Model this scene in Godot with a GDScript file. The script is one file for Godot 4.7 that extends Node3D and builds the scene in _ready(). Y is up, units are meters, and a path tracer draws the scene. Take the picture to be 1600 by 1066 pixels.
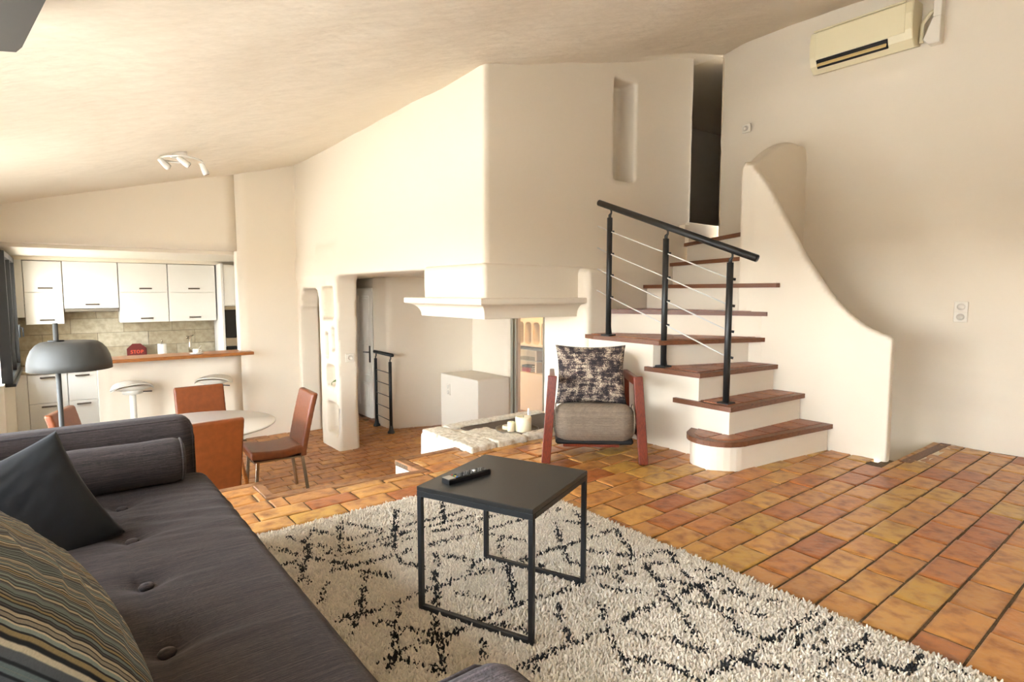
extends Node3D
# A whitewashed Provencal living room: upper floor at y = 0, dining room and kitchen 0.72 m lower.
# -Z is north (kitchen), +X is east (stair wall). Light comes from glazed openings in the west wall.

const LO := -0.72
const XW := 2.47      # west face of the chimney block
const ZC := -3.44     # south face of the chimney block
const XE := 5.04      # east wall
const ZK := -7.6      # dividing wall to the kitchen
const XWEST := -1.0
const RISE := 0.196

var M := {}
var rng := RandomNumberGenerator.new()
var wav := FastNoiseLite.new()
var taken := {}
var mesh_cache := {}

func roof(x: float) -> float:
	return 2.058 + 0.26 * x

# ---------------------------------------------------------------- mesh building
class MB:
	var st := SurfaceTool.new()
	func _init(smooth := false):
		st.begin(Mesh.PRIMITIVE_TRIANGLES)
		st.set_smooth_group(0 if smooth else -1)
	func smooth(on: bool):
		st.set_smooth_group(0 if on else -1)
	func tri(a: Vector3, b: Vector3, c: Vector3):   # counter-clockwise seen from outside
		st.add_vertex(a); st.add_vertex(c); st.add_vertex(b)
	func quad(a: Vector3, b: Vector3, c: Vector3, d: Vector3):
		tri(a, b, c); tri(a, c, d)
	func tri_out(a: Vector3, b: Vector3, c: Vector3, from: Vector3):
		if (b - a).cross(c - a).dot((a + b + c) / 3.0 - from) < 0.0:
			tri(a, c, b)
		else:
			tri(a, b, c)
	func quad_out(a, b, c, d, from):
		tri_out(a, b, c, from); tri_out(a, c, d, from)
	func box(c: Vector3, s: Vector3, bev := 0.0, t := Transform3D()):
		var h := s / 2.0
		var b := minf(bev, minf(h.x, minf(h.y, h.z)) * 0.95)
		var o: Vector3 = t * c
		var ax := [0, 1, 2]
		var pt := func(a: int, sg: Array) -> Vector3:
			var v := Vector3()
			for k in 3:
				v[k] = sg[k] * (h[k] if k == a else h[k] - b)
			return t * (c + v)
		for a in ax:
			var p: int = (a + 1) % 3
			var q: int = (a + 2) % 3
			for s1 in [-1.0, 1.0]:
				var cs := []
				for pq in [[-1.0, -1.0], [1.0, -1.0], [1.0, 1.0], [-1.0, 1.0]]:
					var sg := [0.0, 0.0, 0.0]
					sg[a] = s1; sg[p] = pq[0]; sg[q] = pq[1]
					cs.append(pt.call(a, sg))
				quad_out(cs[0], cs[1], cs[2], cs[3], o)
		if b <= 0.0:
			return
		for a in ax:
			var p: int = (a + 1) % 3
			var q: int = (a + 2) % 3
			for sp in [-1.0, 1.0]:
				for sq in [-1.0, 1.0]:
					var s0 := [0.0, 0.0, 0.0]
					s0[p] = sp; s0[q] = sq; s0[a] = -1.0
					var s2 := s0.duplicate()
					s2[a] = 1.0
					quad_out(pt.call(p, s0), pt.call(p, s2), pt.call(q, s2), pt.call(q, s0), o)
		for sx in [-1.0, 1.0]:
			for sy in [-1.0, 1.0]:
				for sz in [-1.0, 1.0]:
					var sg := [sx, sy, sz]
					tri_out(pt.call(0, sg), pt.call(1, sg), pt.call(2, sg), o)
	func bar(a: Vector3, b: Vector3, w: float, d: float, bev := 0.003, up := Vector3.UP):
		var y := (b - a).normalized()
		var u := up if absf(up.dot(y)) < 0.95 else Vector3.RIGHT
		var x := u.cross(y).normalized()
		var z := x.cross(y).normalized()
		box(Vector3.ZERO, Vector3(w, (b - a).length(), d), bev, Transform3D(Basis(x, y, z), (a + b) / 2.0))
	func tube(pts: Array, r, seg := 10, caps := true):
		var rings := []
		var n := pts.size()
		var px := Vector3.ZERO
		for i in n:
			var t: Vector3 = (pts[mini(i + 1, n - 1)] - pts[maxi(i - 1, 0)]).normalized()
			if i == 0:
				px = t.cross(Vector3.UP if absf(t.y) < 0.9 else Vector3.RIGHT).normalized()
			else:
				px = (px - t * px.dot(t)).normalized()
			var py := t.cross(px)
			var rr: float = r[i] if r is Array else r
			var ring := []
			for k in seg:
				var a := TAU * k / seg
				ring.append(pts[i] + (px * cos(a) + py * sin(a)) * rr)
			rings.append(ring)
		for i in n - 1:
			for k in seg:
				var k2 := (k + 1) % seg
				quad_out(rings[i][k], rings[i][k2], rings[i + 1][k2], rings[i + 1][k], (pts[i] + pts[i + 1]) / 2.0)
		if caps:
			for e in [0, n - 1]:
				var inner: Vector3 = pts[1] if e == 0 else pts[n - 2]
				for k in seg:
					tri_out(pts[e], rings[e][k], rings[e][(k + 1) % seg], inner)
	func lathe(prof: Array, seg := 32, t := Transform3D()):   # prof: Vector2(r, y), from bottom to top outside
		for i in prof.size() - 1:
			for k in seg:
				var a := TAU * k / seg
				var b := TAU * (k + 1) / seg
				var f := func(p: Vector2, g: float) -> Vector3: return t * Vector3(p.x * cos(g), p.y, -p.x * sin(g))
				var v0: Vector3 = f.call(prof[i], a)
				var v1: Vector3 = f.call(prof[i], b)
				var v2: Vector3 = f.call(prof[i + 1], b)
				var v3: Vector3 = f.call(prof[i + 1], a)
				if prof[i].x < 1e-5:
					tri(v0, v2, v3)
				elif prof[i + 1].x < 1e-5:
					tri(v0, v1, v2)
				else:
					quad(v0, v1, v2, v3)
	func prism(poly: Array, y0: float, y1: float, bev := 0.0, t := Transform3D()):   # poly of Vector2(x, z)
		var pv := PackedVector2Array(poly)
		if Geometry2D.is_polygon_clockwise(pv):
			pv.reverse()
		var top := pv
		if bev > 0.0:
			var off := Geometry2D.offset_polygon(pv, -bev, Geometry2D.JOIN_MITER)
			if off.size() == 1 and off[0].size() == pv.size():
				# match the start corner
				var best := 0
				for k in pv.size():
					if off[0][k].distance_to(pv[0]) < off[0][best].distance_to(pv[0]):
						best = k
				var same := Geometry2D.is_polygon_clockwise(off[0]) == Geometry2D.is_polygon_clockwise(pv)
				top = PackedVector2Array()
				for k in pv.size():
					top.append(off[0][posmod(best + (k if same else -k), pv.size())])
		var f := func(p: Vector2, y: float) -> Vector3: return t * Vector3(p.x, y, p.y)
		var n := pv.size()
		var ym := y1 - bev if top != pv else y1
		# find outward direction with signed area
		var area := 0.0
		for i in n:
			area += pv[i].cross(pv[(i + 1) % n])
		for i in n:
			var j := (i + 1) % n
			var a: Vector3 = f.call(pv[i], y0)
			var b: Vector3 = f.call(pv[j], y0)
			var c: Vector3 = f.call(pv[j], ym)
			var d: Vector3 = f.call(pv[i], ym)
			if area > 0.0:
				quad(b, a, d, c)
			else:
				quad(a, b, c, d)
			if top != pv:
				var e: Vector3 = f.call(top[j], y1)
				var g: Vector3 = f.call(top[i], y1)
				if area > 0.0:
					quad(c, d, g, e)
				else:
					quad(d, c, e, g)
		for cap in [[pv, y0, -1.0], [top, y1, 1.0]]:
			var idx := Geometry2D.triangulate_polygon(cap[0])
			var nrm: Vector3 = t.basis * Vector3(0, cap[2], 0)
			for k in range(0, idx.size(), 3):
				var a: Vector3 = f.call(cap[0][idx[k]], cap[1])
				var b: Vector3 = f.call(cap[0][idx[k + 1]], cap[1])
				var c: Vector3 = f.call(cap[0][idx[k + 2]], cap[1])
				if (b - a).cross(c - a).dot(nrm) < 0.0:
					tri(a, c, b)
				else:
					tri(a, b, c)
	func grid(nu: int, nv: int, f: Callable, uvs := false, flip := false):
		var p := []
		for j in nv + 1:
			var row := PackedVector3Array()
			for i in nu + 1:
				row.append(f.call(float(i) / nu, float(j) / nv))
			p.append(row)
		for j in nv:
			for i in nu:
				var ids := [[i, j], [i + 1, j], [i + 1, j + 1], [i, j], [i + 1, j + 1], [i, j + 1]]
				if flip:
					ids = [[i, j], [i + 1, j + 1], [i + 1, j], [i, j], [i, j + 1], [i + 1, j + 1]]
				for k in [0, 2, 1, 3, 5, 4]:
					var q: Array = ids[k]
					if uvs:
						st.set_uv(Vector2(float(q[0]) / nu, float(q[1]) / nv))
					st.add_vertex(p[q[1]][q[0]])
	func done() -> ArrayMesh:
		st.index()
		st.generate_normals()
		return st.commit()

# a wall as a box whose vertices all shift along one axis with one slow noise, so that neighbours meet
func wall_slab(m: MB, lo: Vector3, hi: Vector3, axis: int, amp: float, cell := 0.12):
	var n := [0, 0, 0]
	for k in 3:
		n[k] = maxi(1, int(ceil((hi[k] - lo[k]) / cell))) if k != axis else 1
	var push := func(v: Vector3) -> Vector3:
		var q := v
		q[axis] = 0.0
		v[axis] += amp * plaster_wave(q)
		return v
	for a in 3:
		var p: int = (a + 1) % 3
		var q: int = (a + 2) % 3
		for s in 2:
			var f := func(u: float, w: float) -> Vector3:
				var v := Vector3()
				v[a] = hi[a] if s == 1 else lo[a]
				v[p] = lerpf(lo[p], hi[p], u)
				v[q] = lerpf(lo[q], hi[q], w)
				return push.call(v)
			m.grid(n[p], n[q], f, false, s == 0)

func plaster_wave(q: Vector3) -> float:
	# trowelled bands, longer than they are tall, over a slow swell
	return wav.get_noise_3d(q.x * 0.9, q.y * 3.4, q.z * 0.9) * 0.75 + wav.get_noise_3d(q.x * 0.7 + 40.0, q.y * 0.9, q.z * 0.7) * 0.8

# ---------------------------------------------------------------- implicit plaster
func rb(p: Vector3, lo: Vector3, hi: Vector3, r: float) -> float:
	var q := (p - (lo + hi) * 0.5).abs() - (hi - lo) * 0.5 + Vector3(r, r, r)
	return Vector3(maxf(q.x, 0.0), maxf(q.y, 0.0), maxf(q.z, 0.0)).length() + minf(maxf(q.x, maxf(q.y, q.z)), 0.0) - r

func smin(a: float, b: float, k: float) -> float:
	var h := clampf(0.5 + 0.5 * (b - a) / k, 0.0, 1.0)
	return lerpf(b, a, h) - k * h * (1.0 - h)

func smax(a: float, b: float, k: float) -> float:
	return -smin(-a, -b, k)

func surface_net(sdf: Callable, lo: Vector3, hi: Vector3, cell: float) -> ArrayMesh:
	var B := 6
	var nb := Vector3i(((hi - lo) / (cell * B)).ceil())
	var n := nb * B + Vector3i.ONE
	var val := PackedFloat32Array()
	val.resize(n.x * n.y * n.z)
	val.fill(1e9)
	var vid := PackedInt32Array()
	vid.resize(n.x * n.y * n.z)
	vid.fill(-1)
	var sy := n.x
	var sz := n.x * n.y
	var near := cell * B * 0.88
	var blocks: Array[Vector3i] = []
	for bz in nb.z:
		for by in nb.y:
			for bx in nb.x:
				var c := lo + (Vector3(bx, by, bz) + Vector3(0.5, 0.5, 0.5)) * cell * B
				if absf(sdf.call(c)) < near:
					blocks.append(Vector3i(bx, by, bz) * B)
	for b in blocks:
		for z in B + 1:
			for y in B + 1:
				var at := b.x + (b.y + y) * sy + (b.z + z) * sz
				for x in B + 1:
					if val[at + x] > 1e8:
						val[at + x] = sdf.call(lo + Vector3(b.x + x, b.y + y, b.z + z) * cell)
	var verts := PackedVector3Array()
	var norms := PackedVector3Array()
	var offs := [0, 1, sy, sy + 1, sz, sz + 1, sz + sy, sz + sy + 1]
	var cor := [Vector3(0, 0, 0), Vector3(1, 0, 0), Vector3(0, 1, 0), Vector3(1, 1, 0), Vector3(0, 0, 1), Vector3(1, 0, 1), Vector3(0, 1, 1), Vector3(1, 1, 1)]
	var edges := [[0, 1], [2, 3], [4, 5], [6, 7], [0, 2], [1, 3], [4, 6], [5, 7], [0, 4], [1, 5], [2, 6], [3, 7]]
	for b in blocks:
		for z in B:
			for y in B:
				for x in B:
					var at := b.x + x + (b.y + y) * sy + (b.z + z) * sz
					var neg := 0
					for k in 8:
						if val[at + offs[k]] < 0.0:
							neg += 1
					if neg == 0 or neg == 8:
						continue
					var s := Vector3.ZERO
					var cnt := 0
					for e in edges:
						var v0 := val[at + offs[e[0]]]
						var v1 := val[at + offs[e[1]]]
						if (v0 < 0.0) != (v1 < 0.0):
							s += cor[e[0]].lerp(cor[e[1]], v0 / (v0 - v1))
							cnt += 1
					var p := lo + (Vector3(b.x + x, b.y + y, b.z + z) + s / cnt) * cell
					var d0: float = sdf.call(p)
					var h := 0.006
					var g := Vector3(sdf.call(p + Vector3(h, 0, 0)) - d0, sdf.call(p + Vector3(0, h, 0)) - d0, sdf.call(p + Vector3(0, 0, h)) - d0).normalized()
					p -= g * d0
					vid[at] = verts.size()
					verts.append(p)
					norms.append(g)
	var tris := PackedInt32Array()
	for b in blocks:
		for z in B:
			for y in B:
				for x in B:
					var at := b.x + x + (b.y + y) * sy + (b.z + z) * sz
					var inside := val[at] < 0.0
					for k in 3:
						var d: int = [1, sy, sz][k]
						if (val[at + d] < 0.0) == inside or val[at + d] > 1e8:
							continue
						var u: int = [sy, sz, 1][k]
						var w: int = [sz, 1, sy][k]
						if at - u - w < 0:
							continue
						var q := [vid[at], vid[at - u], vid[at - u - w], vid[at - w]]
						if q.min() < 0:
							continue
						if inside:
							tris.append_array([q[0], q[1], q[2], q[0], q[2], q[3]])
						else:
							tris.append_array([q[0], q[2], q[1], q[0], q[3], q[2]])
	# face order: check one triangle against its normal, Godot wants clockwise fronts
	for k in range(0, tris.size(), 3):
		var a := verts[tris[k]]
		var c := (verts[tris[k + 1]] - a).cross(verts[tris[k + 2]] - a)
		if c.dot(norms[tris[k]]) > 0.0:
			var sw := tris[k + 1]
			tris[k + 1] = tris[k + 2]
			tris[k + 2] = sw
	var arr := []
	arr.resize(Mesh.ARRAY_MAX)
	arr[Mesh.ARRAY_VERTEX] = verts
	arr[Mesh.ARRAY_NORMAL] = norms
	arr[Mesh.ARRAY_INDEX] = tris
	var out := ArrayMesh.new()
	out.add_surface_from_arrays(Mesh.PRIMITIVE_TRIANGLES, arr)
	return out

# ---------------------------------------------------------------- things and parts
func numbered(called: String) -> String:
	if not taken.has(called):
		taken[called] = 0
		return called
	taken[called] += 1
	return "%s_%03d" % [called, taken[called]]

func thing(called: String, label: String, category: String, at := Vector3.ZERO, turn := 0.0, group := "") -> Node3D:
	var o := Node3D.new()
	o.name = numbered(called)
	add_child(o)
	o.position = at
	o.rotation.y = turn
	meta(o, label, category, group)
	return o

func meta(o: Node3D, label: String, category: String, group := ""):
	o.set_meta("label", label)
	o.set_meta("category", category)
	if group:
		o.set_meta("group", group)

func part(parent: Node3D, called: String, m, mat: Material, label := "") -> MeshInstance3D:
	var o := MeshInstance3D.new()
	o.name = called
	o.mesh = m.done() if m is MB else m
	o.material_override = mat
	o.cast_shadow = GeometryInstance3D.SHADOW_CASTING_SETTING_ON
	parent.add_child(o, true)
	if label:
		o.set_meta("label", label)
	return o

func struct(called: String, m, mat: Material, label := "") -> MeshInstance3D:
	var o := MeshInstance3D.new()
	o.name = numbered(called)
	o.mesh = m.done() if m is MB else m
	o.material_override = mat
	add_child(o)
	o.set_meta("kind", "structure")
	if label:
		o.set_meta("label", label)
	return o

func bxm(c: Vector3, s: Vector3, bev := 0.004) -> MB:
	var m := MB.new()
	m.box(c, s, bev)
	return m

func boxlh(lo: Vector3, hi: Vector3, bev := 0.004) -> MB:
	return bxm((lo + hi) / 2.0, hi - lo, bev)

# ---------------------------------------------------------------- materials
func noise_tex(freq: float, ramp: Array, size := 512, kind := FastNoiseLite.TYPE_SIMPLEX_SMOOTH, oct := 4, sd := 1, normal := false) -> NoiseTexture2D:
	var n := FastNoiseLite.new()
	n.noise_type = kind
	n.frequency = freq
	n.fractal_octaves = oct
	n.seed = sd
	var t := NoiseTexture2D.new()
	t.width = size
	t.height = size
	t.seamless = true
	t.noise = n
	if normal:
		t.as_normal_map = true
		t.bump_strength = 4.0
	if ramp.size():
		var g := Gradient.new()
		var offs := PackedFloat32Array()
		var cols := PackedColorArray()
		for r in ramp:
			offs.append(r[0]); cols.append(r[1])
		g.offsets = offs
		g.colors = cols
		t.color_ramp = g
	return t

func mat(c: Color, rough := 0.6, metal := 0.0, tex: Texture2D = null, scale := 1.0, world := true) -> StandardMaterial3D:
	var m := StandardMaterial3D.new()
	m.albedo_color = c
	m.roughness = rough
	m.metallic = metal
	if tex:
		m.albedo_texture = tex
		m.uv1_triplanar = true
		m.uv1_world_triplanar = world
		m.uv1_scale = Vector3(scale, scale, scale)
	return m

func bumped(m: StandardMaterial3D, tex: Texture2D, k := 0.4) -> StandardMaterial3D:
	m.normal_enabled = true
	m.normal_texture = tex
	m.normal_scale = k
	return m

func weave_tex(base: float, warp: float, speck: float, sd: int) -> ImageTexture:
	# threads running both ways, each with its own tone
	var r := RandomNumberGenerator.new()
	r.seed = sd
	var n := 256
	var im := Image.create(n, n, false, Image.FORMAT_RGB8)
	var row := PackedFloat32Array()
	for i in n * 2:
		row.append(r.randfn(0.0, 1.0))
	var run := 0.0
	for y in n:
		for x in n:
			if r.randf() < 0.12:
				run = r.randfn(0.0, 1.0)
			var over := float((x + y) % 2)
			var v := base + warp * row[y] * (0.4 + over * 0.6) + warp * 0.12 * row[n + x] * (1.0 - over) + speck * run
			v = clampf(v, 0.02, 1.0)
			im.set_pixel(x, y, Color(v, v, v))
	return ImageTexture.create_from_image(im)

func make_materials():
	var grain := noise_tex(0.02, [], 512, FastNoiseLite.TYPE_SIMPLEX_SMOOTH, 5, 3, true)
	var fine := noise_tex(0.09, [], 512, FastNoiseLite.TYPE_SIMPLEX_SMOOTH, 4, 5, true)
	var mott := noise_tex(0.006, [[0.0, Color(0.9, 0.88, 0.85)], [0.5, Color(0.97, 0.965, 0.95)], [1.0, Color(1, 1, 1)]], 512, FastNoiseLite.TYPE_SIMPLEX_SMOOTH, 5, 8)
	M.plaster = mat(Color(0.90, 0.85, 0.768), 0.9)
	M.ceiling = bumped(mat(Color(0.90, 0.85, 0.768), 0.9), noise_tex(0.012, [], 512, FastNoiseLite.TYPE_SIMPLEX_SMOOTH, 5, 13, true), 0.55)
	M.ceiling.uv1_triplanar = true
	M.ceiling.uv1_world_triplanar = true
	M.ceiling.uv1_scale = Vector3(0.35, 0.6, 1.5)
	M.trim = mat(Color(0.90, 0.865, 0.80), 0.55)
	var clay := noise_tex(0.0055, [[0.0, Color(0.66, 0.54, 0.45)], [0.3, Color(0.86, 0.80, 0.74)], [0.55, Color(0.97, 0.95, 0.91)], [1.0, Color(1.0, 0.985, 0.9)]], 1024, FastNoiseLite.TYPE_SIMPLEX_SMOOTH, 7, 21)
	var claybump := noise_tex(0.03, [], 512, FastNoiseLite.TYPE_SIMPLEX_SMOOTH, 5, 31, true)
	M.tiles = []
	for c in [Color(0.791, 0.573, 0.333), Color(0.768, 0.546, 0.314), Color(0.823, 0.616, 0.361), Color(0.768, 0.519, 0.300), Color(0.723, 0.460, 0.267), Color(0.801, 0.606, 0.361), Color(0.779, 0.606, 0.309), Color(0.690, 0.417, 0.239), Color(0.835, 0.638, 0.370), Color(0.745, 0.530, 0.318), Color(0.791, 0.563, 0.322)]:
		var t := bumped(mat(c, 0.30, 0.0, clay, 1.6), claybump, 0.35)
		M.tiles.append(t)
	M.tiles_low = []
	for c in [Color(0.700, 0.484, 0.279), Color(0.731, 0.515, 0.297), Color(0.668, 0.443, 0.252), Color(0.753, 0.546, 0.315), Color(0.710, 0.494, 0.288), Color(0.647, 0.422, 0.243)]:
		M.tiles_low.append(bumped(mat(c, 0.4, 0.0, clay, 1.6), claybump, 0.35))
	M.mortar = bumped(mat(Color(0.47, 0.38, 0.28), 0.95, 0.0, noise_tex(0.05, [[0.0, Color(0.7, 0.7, 0.7)], [1.0, Color(1, 1, 1)]], 256), 3.0), fine, 0.5)
	M.nosing = bumped(mat(Color(0.60, 0.43, 0.29), 0.5, 0.0, clay, 2.0), claybump, 0.4)
	var wood_ramp := [[0.0, Color(0.6, 0.55, 0.5)], [0.4, Color(0.85, 0.82, 0.8)], [0.7, Color(1, 1, 1)], [1.0, Color(0.8, 0.75, 0.7)]]
	var woodt := noise_tex(0.02, wood_ramp, 512, FastNoiseLite.TYPE_SIMPLEX_SMOOTH, 4, 41)
	M.woodnose = mat(Color(0.50, 0.315, 0.20), 0.42, 0.0, woodt, 3.0)
	M.woodnose.uv1_scale = Vector3(2.0, 14.0, 14.0)
	M.tread = []
	for c in [Color(0.60, 0.36, 0.24), Color(0.66, 0.41, 0.26), Color(0.56, 0.32, 0.21)]:
		M.tread.append(bumped(mat(c, 0.35, 0.0, clay, 1.6), claybump, 0.35))
	M.black = bumped(mat(Color(0.075, 0.075, 0.075), 0.5), fine, 0.1)
	M.blacktop = mat(Color(0.15, 0.145, 0.135), 0.38, 0.0, noise_tex(0.2, [[0.0, Color(0.75, 0.75, 0.75)], [1.0, Color(1, 1, 1)]], 256), 3.0)
	M.iron = mat(Color(0.115, 0.115, 0.11), 0.42)
	M.steel = mat(Color(0.86, 0.85, 0.82), 0.4, 0.3)
	M.chrome = mat(Color(0.72, 0.68, 0.62), 0.22, 1.0)
	var weave := weave_tex(0.62, 0.13, 0.13, 7)
	M.sofa = bumped(mat(Color(0.315, 0.255, 0.24), 0.92, 0.0, weave, 4.0), fine, 0.35)
	M.sofa.uv1_scale = Vector3(1.6, 4.5, 4.5)
	M.sofa.rim_enabled = true
	M.sofa.rim = 0.25
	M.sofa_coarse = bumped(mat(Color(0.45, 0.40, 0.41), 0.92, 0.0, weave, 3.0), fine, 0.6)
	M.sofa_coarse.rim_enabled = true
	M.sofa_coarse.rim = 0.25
	M.velvet = mat(Color(0.055, 0.052, 0.055), 0.95, 0.0, noise_tex(0.02, [[0.0, Color(0.75, 0.75, 0.75)], [1.0, Color(1, 1, 1)]], 256), 3.0)
	M.velvet.rim_enabled = true
	M.velvet.rim = 0.25
	M.velvet.rim_tint = 0.3
	M.leather = bumped(mat(Color(0.505, 0.26, 0.11), 0.36, 0.0, noise_tex(0.02, [[0.0, Color(0.85, 0.82, 0.8)], [1.0, Color(1, 1, 1)]], 256), 3.0), fine, 0.25)
	M.redwood = mat(Color(0.475, 0.175, 0.06), 0.35, 0.0, woodt, 3.0, false)
	M.redwood.uv1_scale = Vector3(16.0, 2.5, 16.0)
	M.oak = mat(Color(0.72, 0.44, 0.17), 0.4, 0.0, woodt, 3.0)
	M.oak.uv1_scale = Vector3(1.2, 12.0, 12.0)
	M.barwood = mat(Color(0.66, 0.42, 0.20), 0.35, 0.0, woodt, 3.0)
	M.barwood.uv1_scale = Vector3(0.9, 10.0, 10.0)
	M.seatcloth = bumped(mat(Color(0.585, 0.51, 0.43), 0.9, 0.0, weave_tex(0.8, 0.08, 0.1, 17), 4.0), fine, 0.4)
	M.white = mat(Color(0.89, 0.875, 0.84), 0.32)
	M.gloss = mat(Color(0.94, 0.93, 0.90), 0.12)
	M.stool = mat(Color(0.84, 0.82, 0.77), 0.3)
	M.handle = mat(Color(0.38, 0.33, 0.28), 0.4, 0.6)
	M.greystone = bumped(mat(Color(0.69, 0.64, 0.54), 0.75, 0.0, noise_tex(0.01, [[0.0, Color(0.84, 0.82, 0.79)], [0.5, Color(0.93, 0.92, 0.90)], [1.0, Color(1, 1, 1)]], 512, FastNoiseLite.TYPE_SIMPLEX_SMOOTH, 5, 51), 2.2), fine, 0.3)
	M.greystone2 = bumped(mat(Color(0.75, 0.71, 0.62), 0.75, 0.0, M.greystone.albedo_texture, 2.2), fine, 0.3)
	M.lampgrey = mat(Color(0.25, 0.245, 0.228), 0.62)
	M.frame = mat(Color(0.14, 0.15, 0.155), 0.4)
	M.ovenglass = mat(Color(0.05, 0.05, 0.055), 0.1)
	M.redsign = mat(Color(0.36, 0.07, 0.06), 0.45)
	M.signtext = mat(Color(0.78, 0.30, 0.20), 0.5)
	M.paper = mat(Color(0.95, 0.94, 0.92), 0.8)
	M.ac = mat(Color(0.915, 0.865, 0.72), 0.4)
	M.ac_flap = mat(Color(0.86, 0.75, 0.50), 0.45)
	M.dark = mat(Color(0.035, 0.032, 0.03), 0.7)
	M.wax = mat(Color(0.93, 0.88, 0.74), 0.5)
	M.wax.subsurf_scatter_enabled = true
	M.wax.subsurf_scatter_strength = 0.15
	M.stone = bumped(mat(Color(0.93, 0.90, 0.84), 0.92, 0.0, noise_tex(0.02, [[0.0, Color(0.76, 0.72, 0.66)], [0.45, Color(0.92, 0.9, 0.86)], [1.0, Color(1, 1, 1)]], 512, FastNoiseLite.TYPE_SIMPLEX_SMOOTH, 5, 61), 3.0), grain, 0.7)
	M.slate = bumped(mat(Color(0.30, 0.25, 0.20), 0.8, 0.0, mott, 3.0), grain, 0.6)
	M.leaf = mat(Color(0.33, 0.42, 0.12), 0.5)
	M.glass = StandardMaterial3D.new()
	M.glass.albedo_color = Color(0.95, 0.97, 0.96, 0.07)
	M.glass.transparency = BaseMaterial3D.TRANSPARENCY_ALPHA
	M.glass.roughness = 0.02
	M.glass.metallic = 0.0
	M.terrace = mat(Color(0.72, 0.705, 0.69), 0.85, 0.0, mott, 0.8)
	M.buttons = mat(Color(0.35, 0.34, 0.33), 0.5)
	M.remote = mat(Color(0.05, 0.048, 0.046), 0.35)

# ---------------------------------------------------------------- scene
func _ready():
	rng.seed = 11
	wav.seed = 4
	wav.frequency = 0.9
	wav.fractal_octaves = 3
	# camera
	var cam := Camera3D.new()
	cam.name = "camera"
	cam.position = Vector3(0, 1.1, 0)
	cam.rotation = Vector3(deg_to_rad(-4.827), deg_to_rad(-38.366), 0)
	cam.fov = 61.27
	cam.near = 0.02
	cam.far = 200.0
	add_child(cam)
	cam.current = true
	# sky and exposure
	var sm := ProceduralSkyMaterial.new()
	sm.sky_top_color = Color(0.88, 0.93, 0.98)
	sm.sky_horizon_color = Color(0.945, 0.96, 0.97)
	sm.ground_bottom_color = Color(0.45, 0.44, 0.42)
	sm.ground_horizon_color = Color(0.75, 0.74, 0.72)
	sm.sky_energy_multiplier = 1.0
	var sky := Sky.new()
	sky.sky_material = sm
	var env := Environment.new()
	env.background_mode = Environment.BG_SKY
	env.sky = sky
	env.background_energy_multiplier = SKY
	env.tonemap_mode = Environment.TONE_MAPPER_LINEAR
	env.tonemap_exposure = EXPO
	env.sdfgi_enabled = true
	env.ssao_enabled = true
	env.ssil_enabled = true
	var we := WorldEnvironment.new()
	we.name = "world_environment"
	we.environment = env
	add_child(we)
	# high sun over the roof from the south: it lights the terrace, which throws light up into the room
	var sun := DirectionalLight3D.new()
	sun.name = "sun"
	sun.light_color = Color(1.0, 0.97, 0.93)
	sun.light_energy = SUN
	sun.light_angular_distance = 0.6
	sun.shadow_enabled = true
	add_child(sun)
	sun.look_at_from_position(Vector3(2.0, 8.0, 5.2), Vector3.ZERO)
	make_materials()
	build_shell()
	build_inner_wall()
	build_floor()
	build_stairs()
	build_hearth()
	build_hall()
	build_kitchen()
	build_rug()
	build_sofa()
	build_coffee_table()
	build_armchair()
	build_dining()
	build_wall_things()

const SKY := 30.5
const SUN := 7.0
const EXPO := 1.43

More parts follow.
